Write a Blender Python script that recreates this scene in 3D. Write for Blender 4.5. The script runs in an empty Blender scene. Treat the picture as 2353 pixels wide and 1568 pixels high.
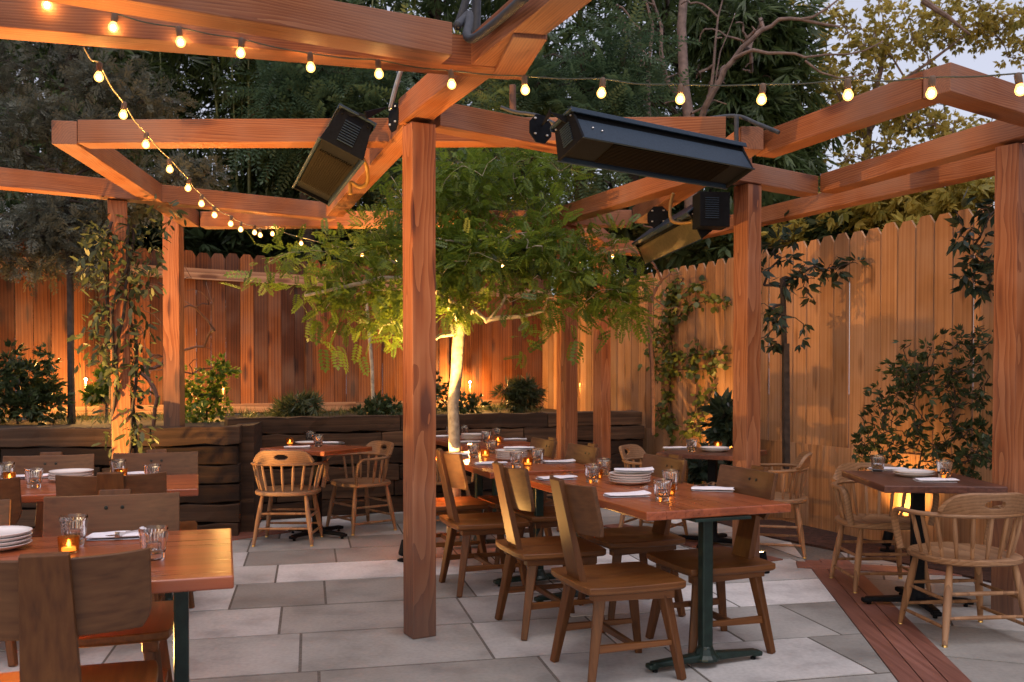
import bpy, bmesh, math, random
import numpy as np
from mathutils import Vector, Matrix
random.seed(7); np.random.seed(7)
SC = bpy.context.scene
COL = SC.collection
R = math.radians

# ------------------------------------------------------------------ camera
F, CX, CYP, PITCH, CH = 2089.0, 1176.5, 906.0, 1.0, 1.36
cd = bpy.data.cameras.new('camera'); cam = bpy.data.objects.new('camera', cd); COL.objects.link(cam)
cd.sensor_width = 36.0; cd.lens = F/2353*36.0; cd.shift_y = (CYP-784)/2353.0
cd.clip_start = 0.05; cd.clip_end = 500
cam.location = (0, 0, CH); cam.rotation_euler = (R(90-PITCH), 0, 0)
cd.dof.use_dof = True; cd.dof.focus_distance = 5.0; cd.dof.aperture_fstop = 5.6
SC.camera = cam

# ------------------------------------------------------------------ world, dusk light, exposure
W = bpy.data.worlds.new('World'); SC.world = W; W.use_nodes = True
nt = W.node_tree; nt.nodes.clear()
sky = nt.nodes.new('ShaderNodeTexSky'); sky.sky_type = 'NISHITA'; sky.sun_disc = False
sky.sun_elevation = R(9); sky.sun_rotation = R(200); sky.air_density = 1.0; sky.dust_density = 2.5
mixw = nt.nodes.new('ShaderNodeMix'); mixw.data_type = 'RGBA'; mixw.inputs[0].default_value = 0.72
mixw.inputs[7].default_value = (3.35, 3.2, 3.85, 1)
bg = nt.nodes.new('ShaderNodeBackground'); bg.inputs[1].default_value = 0.11
wo = nt.nodes.new('ShaderNodeOutputWorld')
nt.links.new(sky.outputs[0], mixw.inputs[6]); nt.links.new(mixw.outputs[2], bg.inputs[0]); nt.links.new(bg.outputs[0], wo.inputs[0])
sd = bpy.data.lights.new('sun', 'SUN'); sun = bpy.data.objects.new('sun', sd); COL.objects.link(sun)
sd.energy = 0.75; sd.angle = R(38); sd.color = (1.0, 0.90, 0.90)
sun.rotation_euler = (R(24), 0, R(20))
SC.view_settings.view_transform = 'Standard'; SC.view_settings.look = 'None'
SC.view_settings.exposure = 1.05; SC.view_settings.gamma = 1.0
SC.cycles.use_denoising = True
SC.cycles.max_bounces = 7; SC.cycles.diffuse_bounces = 3; SC.cycles.glossy_bounces = 3
SC.cycles.transmission_bounces = 7; SC.cycles.transparent_max_bounces = 8
SC.cycles.sample_clamp_indirect = 4.0; SC.cycles.caustics_reflective = False; SC.cycles.caustics_refractive = False
WARM = (1.0, 0.50, 0.13)

# ------------------------------------------------------------------ survey helpers: sight line to a point of the place
def ray(x, y):
    a = R(PITCH); cx = (x-CX)/F; cy = (CYP-y)/F
    return Vector((cx, math.cos(a)+cy*math.sin(a), -math.sin(a)+cy*math.cos(a)))
def at_z(x, y, z):
    d = ray(x, y); t = (z-CH)/d.z
    return Vector((d.x*t, d.y*t, z))
def at_y(x, y, Y):
    d = ray(x, y); t = Y/d.y
    return Vector((d.x*t, Y, CH+d.z*t))

# ------------------------------------------------------------------ object helpers
def tag(o, label=None, cat=None, group=None, kind=None):
    if label: o['label'] = label
    if cat: o['category'] = cat
    if group: o['group'] = group
    if kind: o['kind'] = kind
    return o
def empty(name, loc=(0,0,0), rz=0, label=None, cat=None, group=None):
    o = bpy.data.objects.new(name, None); COL.objects.link(o)
    o.location = loc; o.rotation_euler = (0, 0, rz); o.empty_display_size = 0.1
    return tag(o, label, cat, group)
def link(name, me, mat=None, parent=None):
    o = bpy.data.objects.new(name, me); COL.objects.link(o)
    if mat and not me.materials: me.materials.append(mat)
    if parent: o.parent = parent
    return o
def copy_tree(o, parent=None):
    c = o.copy(); COL.objects.link(c); c.parent = parent
    for ch in o.children: copy_tree(ch, c)
    return c

class MB:
    def __init__(s): s.v = []; s.f = []; s.t = []
    def add(s, vs, fs, tint=0.5):
        b = len(s.v); s.v += [tuple(v) for v in vs]; s.f += [tuple(i+b for i in f) for f in fs]; s.t += [tint]*len(fs)
        return s
    def box(s, c, size, M=None, tint=0.5, taper=1.0, jit=0):
        x, y, z = [d/2 for d in size]; vs = []
        for dz in (-1, 1):
            k = taper if dz > 0 else 1
            for dx, dy in ((-1,-1),(1,-1),(1,1),(-1,1)):
                p = Vector((dx*x*k, dy*y*k, dz*z))
                if jit: p += Vector([random.uniform(-jit, jit) for _ in range(3)])
                if M: p = M @ p
                vs.append(p + Vector(c))
        return s.add(vs, [(3,2,1,0),(4,5,6,7),(0,1,5,4),(1,2,6,5),(2,3,7,6),(3,0,4,7)], tint)
    def bar(s, a, b, w0, w1=None, h0=None, h1=None, up=(0,0,1), tint=0.5):
        # square section bar from a to b
        a = Vector(a); b = Vector(b); w1 = w1 or w0; h0 = h0 or w0; h1 = h1 or w1
        d = (b-a).normalized(); u = Vector(up)
        if abs(d.dot(u)) > .95: u = Vector((0,1,0))
        sx = d.cross(u).normalized(); sy = sx.cross(d).normalized(); vs = []
        for p, w, h in ((a,w0,h0),(b,w1,h1)):
            for i, j in ((-1,-1),(1,-1),(1,1),(-1,1)): vs.append(p+sx*w/2*i+sy*h/2*j)
        return s.add(vs, [(3,2,1,0),(4,5,6,7),(0,1,5,4),(1,2,6,5),(2,3,7,6),(3,0,4,7)], tint)
    def tube(s, pts, rad, n=8, cap=True, tint=0.5, flat=1.0):
        pts = [Vector(p) for p in pts]
        if not hasattr(rad, '__len__'): rad = [rad]*len(pts)
        vs = []; fs = []; ref = None
        for i, p in enumerate(pts):
            d = (pts[min(i+1, len(pts)-1)]-pts[max(i-1, 0)])
            d = d.normalized() if d.length > 1e-9 else Vector((0,0,1))
            if ref is None: ref = Vector((0,0,1)) if abs(d.z) < .9 else Vector((0,1,0))
            u = (ref - d*ref.dot(d))
            u = u.normalized() if u.length > 1e-6 else d.orthogonal().normalized()
            ref = u; w = d.cross(u)
            for k in range(n):
                a = 2*math.pi*k/n
                vs.append(p + w*math.cos(a)*rad[i] + u*math.sin(a)*rad[i]*flat)
        for i in range(len(pts)-1):
            for k in range(n):
                k2 = (k+1) % n
                fs.append((i*n+k, i*n+k2, (i+1)*n+k2, (i+1)*n+k))
        if cap: fs.append(tuple(range(n))[::-1]); fs.append(tuple((len(pts)-1)*n+k for k in range(n)))
        return s.add(vs, fs, tint)
    def lathe(s, prof, c=(0,0,0), n=32, rib=0, ribr=None, tint=0.5):
        vs = []; fs = []; m = len(prof)
        for i, (r, z) in enumerate(prof):
            for k in range(n):
                a = 2*math.pi*k/n; rr = r
                if rib and ribr and ribr[i]: rr = r*(1+rib*(1 if k % 2 else -1))
                vs.append((c[0]+rr*math.cos(a), c[1]+rr*math.sin(a), c[2]+z))
        for i in range(m-1):
            for k in range(n):
                k2 = (k+1) % n; fs.append((i*n+k, i*n+k2, (i+1)*n+k2, (i+1)*n+k))
        return s.add(vs, fs, tint)
    def prism(s, poly, z0, z1, tint=0.5):
        n = len(poly); vs = [(p[0],p[1],z0) for p in poly]+[(p[0],p[1],z1) for p in poly]
        fs = [tuple(range(n))[::-1], tuple(range(n, 2*n))]+[(i,(i+1)%n,(i+1)%n+n,i+n) for i in range(n)]
        return s.add(vs, fs, tint)
    def mesh(s, name):
        me = bpy.data.meshes.new(name); me.from_pydata(s.v, [], s.f)
        at = me.attributes.new('tint', 'FLOAT', 'FACE'); at.data.foreach_set('value', s.t)
        me.update(); return me
    def build(s, name, mat, parent=None, bevel=0, smooth=False, seg=2, recalc=True):
        me = s.mesh(name)
        if recalc:
            bm = bmesh.new(); bm.from_mesh(me); bmesh.ops.recalc_face_normals(bm, faces=bm.faces); bm.to_mesh(me); bm.free()
        if smooth:
            me.shade_smooth()
            if smooth == 'auto': me.set_sharp_from_angle(angle=R(40))
        o = link(name, me, mat, parent)
        if bevel:
            md = o.modifiers.new('bevel', 'BEVEL'); md.width = bevel; md.segments = seg; md.limit_method = 'ANGLE'; md.angle_limit = R(35)
        return o

# ------------------------------------------------------------------ materials
def newmat(name):
    m = bpy.data.materials.new(name); m.use_nodes = True; t = m.node_tree; t.nodes.clear()
    return m, t, t.nodes, t.links
def L(links, a, b): links.new(a, b)
def node(ns, typ, **kw):
    n = ns.new(typ)
    for k, v in kw.items():
        if isinstance(k, str) and k.startswith('i_'): n.inputs[int(k[2:])].default_value = v
        else: setattr(n, k, v)
    return n
def mth(ns, ls, op, a, b=None, clamp=False):
    n = ns.new('ShaderNodeMath'); n.operation = op; n.use_clamp = clamp
    for i, x in enumerate((a, b)):
        if x is None: continue
        if isinstance(x, (int, float)): n.inputs[i].default_value = x
        else: ls.new(x, n.inputs[i])
    return n.outputs[0]
def mixc(ns, ls, fac, a, b, mode='MIX'):
    n = ns.new('ShaderNodeMix'); n.data_type = 'RGBA'; n.blend_type = mode
    for i, x in ((0, fac), (6, a), (7, b)):
        if isinstance(x, (int, float)): n.inputs[i].default_value = x
        elif isinstance(x, tuple): n.inputs[i].default_value = (*x[:3], 1)
        else: ls.new(x, n.inputs[i])
    return n.outputs[2]
def ramp(ns, ls, x, stops):
    n = ns.new('ShaderNodeValToRGB'); e = n.color_ramp.elements
    while len(e) < len(stops): e.new(0.5)
    for i, (p, c) in enumerate(stops):
        e[i].position = p; e[i].color = (*c, 1) if isinstance(c, tuple) else (c, c, c, 1)
    ls.new(x, n.inputs[0]); return n.outputs[0]

def wood(name, dark, mid, light, axis=0, ring=9.0, rough=0.6, bump=0.25, stretch=0.09, grain=60, knots=True,
         tintamt=0.0, tintcol=None, weather=None, coat=0.0, spec=0.4, ringamt=.5, warp=.16, dist=1.2, foot=False):
    m, t, ns, ls = newmat(name)
    tc = ns.new('ShaderNodeTexCoord'); oi = ns.new('ShaderNodeObjectInfo')
    off = ns.new('ShaderNodeVectorMath'); off.operation = 'MULTIPLY_ADD'
    cmb = ns.new('ShaderNodeCombineXYZ'); ls.new(oi.outputs['Random'], cmb.inputs[axis])
    ls.new(cmb.outputs[0], off.inputs[0]); off.inputs[1].default_value = (17, 17, 17); ls.new(tc.outputs['Object'], off.inputs[2])
    vec = off.outputs[0]
    if tintamt:
        at = ns.new('ShaderNodeAttribute'); at.attribute_name = 'tint'
        cm2 = ns.new('ShaderNodeCombineXYZ'); s_ = mth(ns, ls, 'MULTIPLY', at.outputs['Fac'], 37.0); ls.new(s_, cm2.inputs[axis])
        ad = ns.new('ShaderNodeVectorMath'); ls.new(vec, ad.inputs[0]); ls.new(cm2.outputs[0], ad.inputs[1]); vec = ad.outputs[0]
    sc = [1.0, 1.0, 1.0]; sc[axis] = stretch
    mp = ns.new('ShaderNodeMapping'); mp.inputs['Scale'].default_value = sc; ls.new(vec, mp.inputs[0])
    # slow bend of the grain
    n1 = node(ns, 'ShaderNodeTexNoise'); n1.inputs['Scale'].default_value = 3.5; n1.inputs['Detail'].default_value = 2; ls.new(mp.outputs[0], n1.inputs['Vector'])
    ma = ns.new('ShaderNodeVectorMath'); ma.operation = 'MULTIPLY_ADD'
    ls.new(n1.outputs['Color'], ma.inputs[0]); ma.inputs[1].default_value = (warp, warp, warp); ls.new(mp.outputs[0], ma.inputs[2])
    shift = ns.new('ShaderNodeVectorMath'); ls.new(ma.outputs[0], shift.inputs[0]); o_ = [-.05, -.09, -.07]; o_[axis] = 0; shift.inputs[1].default_value = o_
    wv = ns.new('ShaderNodeTexWave'); wv.wave_type = 'RINGS'; wv.rings_direction = 'XYZ'[axis]; wv.wave_profile = 'SAW'
    wv.inputs['Scale'].default_value = ring; wv.inputs['Distortion'].default_value = dist; wv.inputs['Detail'].default_value = 2; wv.inputs['Detail Scale'].default_value = 1.5
    ls.new(shift.outputs[0], wv.inputs['Vector'])
    mp2 = ns.new('ShaderNodeMapping'); s2 = [1.0]*3; s2[axis] = .03; mp2.inputs['Scale'].default_value = s2; ls.new(vec, mp2.inputs[0])
    n2 = ns.new('ShaderNodeTexNoise'); n2.inputs['Scale'].default_value = grain; n2.inputs['Detail'].default_value = 4; ls.new(mp2.outputs[0], n2.inputs['Vector'])
    n3 = ns.new('ShaderNodeTexNoise'); n3.inputs['Scale'].default_value = 1.8; n3.inputs['Detail'].default_value = 3; ls.new(vec, n3.inputs['Vector'])
    a_ = mth(ns, ls, 'MULTIPLY', wv.outputs['Fac'], ringamt)
    b_ = mth(ns, ls, 'MULTIPLY_ADD', n2.outputs['Fac'], 1-ringamt); ns[-1].inputs[2].default_value = 0; ls.new(a_, ns[-1].inputs[2])
    fac = b_
    if knots:
        mk = ns.new('ShaderNodeMapping'); sk = [7.0]*3; sk[axis] = 2.0; mk.inputs['Scale'].default_value = sk; ls.new(vec, mk.inputs[0])
        vo = ns.new('ShaderNodeTexVoronoi'); vo.inputs['Scale'].default_value = 1.0; ls.new(mk.outputs[0], vo.inputs['Vector'])
        kn = ramp(ns, ls, vo.outputs['Distance'], [(0.0, 1.0), (0.16, .75), (0.30, 0.0)])
        vr = mth(ns, ls, 'GREATER_THAN', mth(ns, ls, 'FRACT', mth(ns, ls, 'MULTIPLY', vo.outputs['Color'], 3.3)), .45)
        kn = mth(ns, ls, 'MULTIPLY', kn, vr)
        fac = mth(ns, ls, 'SUBTRACT', b_, mth(ns, ls, 'MULTIPLY', kn, .45), True)
    col = ramp(ns, ls, fac, [(0.08, dark), (0.42, mid), (0.8, light)])
    big = mth(ns, ls, 'MULTIPLY_ADD', n3.outputs['Fac'], .9); ns[-1].inputs[2].default_value = .55
    cb = ns.new('ShaderNodeCombineColor')
    for i in range(3): ls.new(big, cb.inputs[i])
    col = mixc(ns, ls, 1.0, col, cb.outputs[0], 'MULTIPLY')
    if tintamt:
        tr = ramp(ns, ls, at.outputs['Fac'], [(0, tuple(1-tintamt*c for c in (1, 1.08, 1.15))), (1, (1+tintamt*.6,)*3)])
        col = mixc(ns, ls, 1.0, col, tr, 'MULTIPLY')
    if weather:
        g = ramp(ns, ls, n3.outputs['Fac'], [(0.42, 0.0), (0.7, 1.0)])
        col = mixc(ns, ls, mth(ns, ls, 'MULTIPLY', g, weather[1]), col, weather[0])
    if foot:   # rain-splash and dirt stain at the foot of the post
        sx = ns.new('ShaderNodeSeparateXYZ'); ls.new(tc.outputs['Object'], sx.inputs[0])
        zz = mth(ns, ls, 'MULTIPLY_ADD', n3.outputs['Fac'], -.5); ns[-1].inputs[2].default_value = .25; zz = mth(ns, ls, 'ADD', zz, sx.outputs[2])
        ft = ramp(ns, ls, zz, [(0.12, .75), (0.8, 0.0)])
        col = mixc(ns, ls, ft, col, (.075, .055, .048))
    bs = ns.new('ShaderNodeBsdfPrincipled'); ls.new(col, bs.inputs['Base Color'])
    rr = mth(ns, ls, 'MULTIPLY_ADD', n2.outputs['Fac'], .2); ns[-1].inputs[2].default_value = rough-.1; ls.new(rr, bs.inputs['Roughness'])
    bs.inputs['Specular IOR Level'].default_value = spec; bs.inputs['Coat Weight'].default_value = coat; bs.inputs['Coat Roughness'].default_value = .25
    bp = ns.new('ShaderNodeBump'); bp.inputs['Strength'].default_value = bump; bp.inputs['Distance'].default_value = .004
    ls.new(fac, bp.inputs['Height']); ls.new(bp.outputs[0], bs.inputs['Normal'])
    out = ns.new('ShaderNodeOutputMaterial'); ls.new(bs.outputs[0], out.inputs[0])
    return m

def plain(name, c, rough=.5, metal=0.0, noise=.15, nscale=30, bump=0.0, trans=0, ior=1.45, spec=.5, emis=None):
    m, t, ns, ls = newmat(name)
    tc = ns.new('ShaderNodeTexCoord'); n = ns.new('ShaderNodeTexNoise'); n.inputs['Scale'].default_value = nscale; n.inputs['Detail'].default_value = 4
    ls.new(tc.outputs['Object'], n.inputs['Vector'])
    col = ramp(ns, ls, n.outputs['Fac'], [(.3, tuple(max(0, x*(1-noise)) for x in c)), (.7, tuple(x*(1+noise) for x in c))])
    bs = ns.new('ShaderNodeBsdfPrincipled'); ls.new(col, bs.inputs['Base Color'])
    bs.inputs['Roughness'].default_value = rough; bs.inputs['Metallic'].default_value = metal; bs.inputs['IOR'].default_value = ior
    bs.inputs['Transmission Weight'].default_value = trans; bs.inputs['Specular IOR Level'].default_value = spec
    if bump:
        bp = ns.new('ShaderNodeBump'); bp.inputs['Strength'].default_value = bump; bp.inputs['Distance'].default_value = .01
        ls.new(n.outputs['Fac'], bp.inputs['Height']); ls.new(bp.outputs[0], bs.inputs['Normal'])
    if emis: bs.inputs['Emission Color'].default_value = (*emis[0], 1); bs.inputs['Emission Strength'].default_value = emis[1]
    out = ns.new('ShaderNodeOutputMaterial'); ls.new(bs.outputs[0], out.inputs[0])
    return m
def emit(name, c, s):
    m, t, ns, ls = newmat(name); e = ns.new('ShaderNodeEmission'); e.inputs[0].default_value = (*c, 1); e.inputs[1].default_value = s
    out = ns.new('ShaderNodeOutputMaterial'); ls.new(e.outputs[0], out.inputs[0]); return m
def leafmat(name, dark, light, trans=.35, rough=.45):
    m, t, ns, ls = newmat(name)
    at = ns.new('ShaderNodeAttribute'); at.attribute_name = 'tint'
    col = ramp(ns, ls, at.outputs['Fac'], [(0, dark), (1, light)])
    bs = ns.new('ShaderNodeBsdfPrincipled'); ls.new(col, bs.inputs['Base Color']); bs.inputs['Roughness'].default_value = rough
    bs.inputs['Specular IOR Level'].default_value = .35
    tr = ns.new('ShaderNodeBsdfTranslucent'); c2 = mixc(ns, ls, .5, col, tuple(x*1.6 for x in light)); ls.new(c2, tr.inputs[0])
    mx = ns.new('ShaderNodeMixShader'); mx.inputs[0].default_value = trans
    ls.new(bs.outputs[0], mx.inputs[1]); ls.new(tr.outputs[0], mx.inputs[2])
    out = ns.new('ShaderNodeOutputMaterial'); ls.new(mx.outputs[0], out.inputs[0]); return m
def glassmat(name, c=(1,1,1), rough=.02, ior=1.45):
    m, t, ns, ls = newmat(name); g = ns.new('ShaderNodeBsdfGlass'); g.inputs[0].default_value = (*c, 1); g.inputs[1].default_value = rough; g.inputs[2].default_value = ior
    out = ns.new('ShaderNodeOutputMaterial'); ls.new(g.outputs[0], out.inputs[0]); return m

M_beam = wood('redwood_beam', (0.0736,0.0165,0.0047), (0.2291,0.0667,0.0196), (0.3532,0.1400,0.0557), 0, ring=26, rough=.65, bump=.5, grain=80, weather=((.22,.15,.125), .55), ringamt=.38, stretch=.22)
M_post = wood('redwood_post', (0.0832,0.0172,0.0048), (0.2735,0.0817,0.0227), (0.3879,0.1547,0.0623), 2, ring=15, ringamt=.42, rough=.62, bump=.4, grain=50, weather=((.28,.17,.13), .3), foot=True, warp=.17, stretch=.3)
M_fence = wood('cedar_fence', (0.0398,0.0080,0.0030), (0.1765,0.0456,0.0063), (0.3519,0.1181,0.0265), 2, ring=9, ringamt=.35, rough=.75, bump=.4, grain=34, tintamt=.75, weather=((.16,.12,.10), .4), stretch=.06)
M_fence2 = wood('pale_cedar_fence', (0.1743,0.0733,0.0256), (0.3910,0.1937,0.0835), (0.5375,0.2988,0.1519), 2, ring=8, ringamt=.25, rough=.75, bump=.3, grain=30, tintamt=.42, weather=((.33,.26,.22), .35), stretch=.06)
M_tie = wood('old_sleeper_wood', (0.0091,0.0052,0.0030), (0.0456,0.0243,0.0133), (0.1214,0.0702,0.0411), 0, ringamt=.15, ring=5, rough=.9, bump=1.0, grain=28, tintamt=.75, knots=False, stretch=.12)
M_deck = wood('deck_board_wood', (0.0803,0.0298,0.0225), (0.1772,0.0725,0.0530), (0.2670,0.1225,0.0936), 1, ringamt=.05, ring=5, rough=.5, bump=.3, grain=60, tintamt=.15, knots=False)
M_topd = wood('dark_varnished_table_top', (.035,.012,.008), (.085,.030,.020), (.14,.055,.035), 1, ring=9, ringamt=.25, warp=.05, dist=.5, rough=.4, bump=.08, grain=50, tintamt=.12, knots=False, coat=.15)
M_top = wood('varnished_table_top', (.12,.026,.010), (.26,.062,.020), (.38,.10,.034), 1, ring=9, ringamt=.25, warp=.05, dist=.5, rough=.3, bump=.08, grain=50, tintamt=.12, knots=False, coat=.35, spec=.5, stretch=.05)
M_chair = wood('walnut_stained_oak', (0.0333,0.0109,0.0030), (0.1125,0.0381,0.0059), (0.1829,0.0709,0.0153), 1, ring=12, ringamt=.10, warp=.05, dist=.5, rough=.45, bump=.12, grain=55, knots=False, stretch=.07, spec=.45)
M_chairx = wood('walnut_stained_oak_back', (0.0324,0.0115,0.0045), (0.0890,0.0366,0.0130), (0.1332,0.0607,0.0240), 0, ring=14, ringamt=.07, warp=.04, dist=.5, rough=.5, bump=.12, grain=55, knots=False, stretch=.06, spec=.4)
M_chairz = wood('walnut_stained_oak_leg', (0.0292,0.0095,0.0030), (0.0874,0.0301,0.0068), (0.1371,0.0538,0.0143), 2, ring=12, ringamt=.04, warp=.04, dist=.5, rough=.5, bump=.12, grain=55, knots=False, spec=.4)
M_cap = wood('pale_oak', (0.1030,0.0456,0.0170), (0.2373,0.1186,0.0506), (0.3318,0.1844,0.0902), 1, ring=16, ringamt=.4, warp=.08, rough=.6, bump=.25, grain=60, knots=False, weather=((.3,.25,.21), .35))
M_capz = wood('pale_oak_turned', (0.1218,0.0546,0.0210), (0.2596,0.1294,0.0563), (0.3565,0.1969,0.0961), 2, ring=6, rough=.6, bump=.2, grain=60, knots=False, weather=((.3,.25,.21), .3))
M_black = plain('black_powder_coated_steel', (.006,.007,.009), .6, .0, .3, 60, .05, spec=.12)
M_blue = plain('dark_blue_grey_steel', (.020,.037,.060), .45, .0, .15, 80, .05, spec=.3)
M_gdark = plain('dark_green_cast_iron', (.010,.024,.020), .35, .2, .3, 25, .1)
M_grill = plain('heater_mesh_metal', (.010,.008,.006), .7, .0, .3, 200, spec=.08)
M_reflect = plain('brushed_reflector_metal', (.42,.34,.24), .3, .9, .15, 40)
M_screw = plain('zinc_screw', (.6,.58,.55), .35, .9, .1)
M_brass = plain('brass', (.65,.45,.16), .3, 1.0, .1)
M_bolt = plain('dark_bolt', (.03,.035,.03), .4, .5, .2)
M_ceramic = plain('white_ceramic', (.80,.76,.74), .18, 0, .02, 10)
M_linen = plain('white_linen', (.78,.77,.82), .9, 0, .05, 90, .15, spec=.1)
M_steel = plain('polished_steel', (.6,.57,.55), .2, 1.0, .05)
M_glass = glassmat('clear_glass', (.98,.98,.98))
M_water = glassmat('drinking_water', (1,1,1), 0.0, 1.33)
M_amber = glassmat('frosted_amber_glass', (1.0,.72,.42), .25)
M_wax = plain('candle_wax', (.8,.62,.4), .5, 0, .05, emis=((1,.45,.12), 1.2))
M_flame = emit('candle_flame', (1.0,.50,.16), 110)
def bulbmat():
    m, t, ns, ls = newmat('bulb_glass'); tr = ns.new('ShaderNodeBsdfTransparent'); tr.inputs[0].default_value = (1, .93, .8, 1)
    e = ns.new('ShaderNodeEmission'); e.inputs[0].default_value = (1, .48, .11, 1); e.inputs[1].default_value = 3.2
    mx = ns.new('ShaderNodeMixShader'); mx.inputs[0].default_value = .5; ls.new(tr.outputs[0], mx.inputs[1]); ls.new(e.outputs[0], mx.inputs[2])
    out = ns.new('ShaderNodeOutputMaterial'); ls.new(mx.outputs[0], out.inputs[0]); return m
M_bulb = bulbmat(); M_filament = emit('filament_glow', (1.0,.66,.30), 45)
bulb_light = bpy.data.lights.new('bulb_light', 'POINT'); bulb_light.energy = 2.4; bulb_light.color = WARM; bulb_light.shadow_soft_size = .012
bulb_light2 = bulb_light.copy(); bulb_light2.energy = 6.5
M_socket = plain('brown_socket', (.13,.08,.05), .6, 0, .2)
M_wire = plain('green_cable', (.05,.055,.035), .6, 0, .2)
M_wirel = plain('lit_cable', (.35,.3,.18), .6, 0, .2)  # cable colour paled to stand for the light of its bulbs
M_hose = plain('yellow_gas_hose', (.25,.13,.02), .5, 0, .15)
M_pipe = plain('grey_conduit', (.035,.04,.05), .6, .0, .2, 40)
M_soil = plain('dark_soil', (.022,.014,.010), .95, 0, .6, 9, 1.0)
M_mulch = plain('bark_mulch', (.055,.025,.018), .95, 0, .6, 30, 1.0)
M_chip = wood('bark_chips', (.02,.01,.008), (.07,.03,.02), (.14,.07,.05), 0, rough=.9, tintamt=.5, knots=False)
M_barkp = plain('pale_smooth_bark', (.38,.33,.25), .8, 0, .35, 22, .6)
M_barkd = plain('dark_bark', (.045,.032,.026), .9, 0, .4, 18, .8)
M_barkg = plain('pinkish_grey_bark', (.17,.12,.105), .85, 0, .35, 12, .8)
M_twig = plain('brown_twig', (.12,.06,.04), .8, 0, .3)
M_culm = plain('bamboo_culm', (.10,.11,.035), .5, 0, .35, 6)
L_loc = leafmat('locust_leaf', (.025,.062,.013), (.17,.24,.028), .42)
L_con = leafmat('conifer_spray', (.038,.046,.038), (.15,.155,.115), .25, .7)
L_bam = leafmat('bamboo_leaf', (.018,.032,.012), (.08,.11,.03), .35)
L_fern = leafmat('feathery_leaf', (.022,.048,.026), (.085,.14,.07), .35)
L_dark = leafmat('dark_evergreen_leaf', (.016,.030,.013), (.065,.095,.038), .3)
L_back = leafmat('distant_evergreen_leaf', (.028,.055,.022), (.10,.145,.05), .35)
L_yel = leafmat('autumn_yellow_leaf', (.13,.15,.03), (.52,.40,.10), .5)
L_vine = leafmat('vine_leaf', (.018,.034,.014), (.085,.105,.045), .3)
L_glos = leafmat('glossy_dark_leaf', (.012,.026,.018), (.045,.07,.045), .12, .35)
L_ivy = leafmat('ivy_leaf', (.03,.05,.012), (.13,.16,.04), .35)

# ------------------------------------------------------------------ ground and paving
g = MB(); S_ = 60
g.box((0, 20, -.55), (120, 120, 1.0)); o = g.build('ground', M_soil); tag(o, kind='structure')

def slabmat():
    m, t, ns, ls = newmat('bluestone_slab')
    at = ns.new('ShaderNodeAttribute'); at.attribute_name = 'tint'; tc = ns.new('ShaderNodeTexCoord')
    n = ns.new('ShaderNodeTexNoise'); n.inputs['Scale'].default_value = 3.0; n.inputs['Detail'].default_value = 8; n.inputs['Roughness'].default_value = .62; ls.new(tc.outputs['Object'], n.inputs['Vector'])
    n2 = ns.new('ShaderNodeTexNoise'); n2.inputs['Scale'].default_value = 45; n2.inputs['Detail'].default_value = 5; ls.new(tc.outputs['Object'], n2.inputs['Vector'])
    c = ramp(ns, ls, at.outputs['Fac'], [(0, (.21,.205,.19)), (.3, (.31,.31,.295)), (.5, (.42,.42,.41)), (.75, (.52,.525,.53)), (1, (.78,.78,.78))])
    k = ramp(ns, ls, n.outputs['Fac'], [(.32, (.66,.66,.66)), (.5, (.95,.95,.94)), (.72, (1.14,1.12,1.1))])
    c = mixc(ns, ls, 1.0, c, k, 'MULTIPLY')
    k2 = ramp(ns, ls, n2.outputs['Fac'], [(.28, .82), (.6, 1.05)])
    c = mixc(ns, ls, .7, c, k2, 'MULTIPLY')
    bs = ns.new('ShaderNodeBsdfPrincipled'); ls.new(c, bs.inputs['Base Color'])
    rg = ramp(ns, ls, n.outputs['Fac'], [(.3, .42), (.7, .62)]); ls.new(rg, bs.inputs['Roughness']); bs.inputs['Specular IOR Level'].default_value = .45
    bp = ns.new('ShaderNodeBump'); bp.inputs['Strength'].default_value = .25; bp.inputs['Distance'].default_value = .004
    ls.new(n2.outputs['Fac'], bp.inputs['Height']); ls.new(bp.outputs[0], bs.inputs['Normal'])
    out = ns.new('ShaderNodeOutputMaterial'); ls.new(bs.outputs[0], out.inputs[0]); return m
M_slab = slabmat()
M_joint = plain('paving_joint', (.12,.108,.095), .95, 0, .3, 60)

def clip_poly(poly, a, b):
    # keep the part of poly left of line a->b
    out = []
    def side(p): return (b[0]-a[0])*(p[1]-a[1])-(b[1]-a[1])*(p[0]-a[0])
    for i in range(len(poly)):
        p, q = poly[i], poly[(i+1) % len(poly)]; sp, sq = side(p), side(q)
        if sp >= 0: out.append(p)
        if sp*sq < 0:
            t = sp/(sp-sq); out.append((p[0]+(q[0]-p[0])*t, p[1]+(q[1]-p[1])*t))
    return out
def area(p): return abs(sum(p[i][0]*p[(i+1) % len(p)][1]-p[(i+1) % len(p)][0]*p[i][1] for i in range(len(p)))/2)
def paving(name, ang, rows, clips, seed, label):
    rnd = random.Random(seed); mb = MB(); c, s = math.cos(ang), math.sin(ang)
    y = -4.0; gap = .0075
    while y < 14:
        h = rnd.choice(rows); x = -9 + rnd.uniform(0, .9)
        while x < 9:
            w = rnd.choice((.56, .66, .8, .92, 1.05))
            q = [(x+gap, y+gap), (x+w-gap, y+gap), (x+w-gap, y+h-gap), (x+gap, y+h-gap)]
            q = [(p[0]*c-p[1]*s, p[0]*s+p[1]*c) for p in q]
            for a, b in clips:
                if len(q) > 2: q = clip_poly(q, a, b)
            if len(q) > 2 and area(q) > .004:
                dz = rnd.uniform(-.0015, .0015)
                mb.prism(q, -.03, 0.0+dz, rnd.random())
            x += w
        y += h
    o = mb.build(name, M_slab, recalc=True); tag(o, kind='structure'); return o
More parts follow.
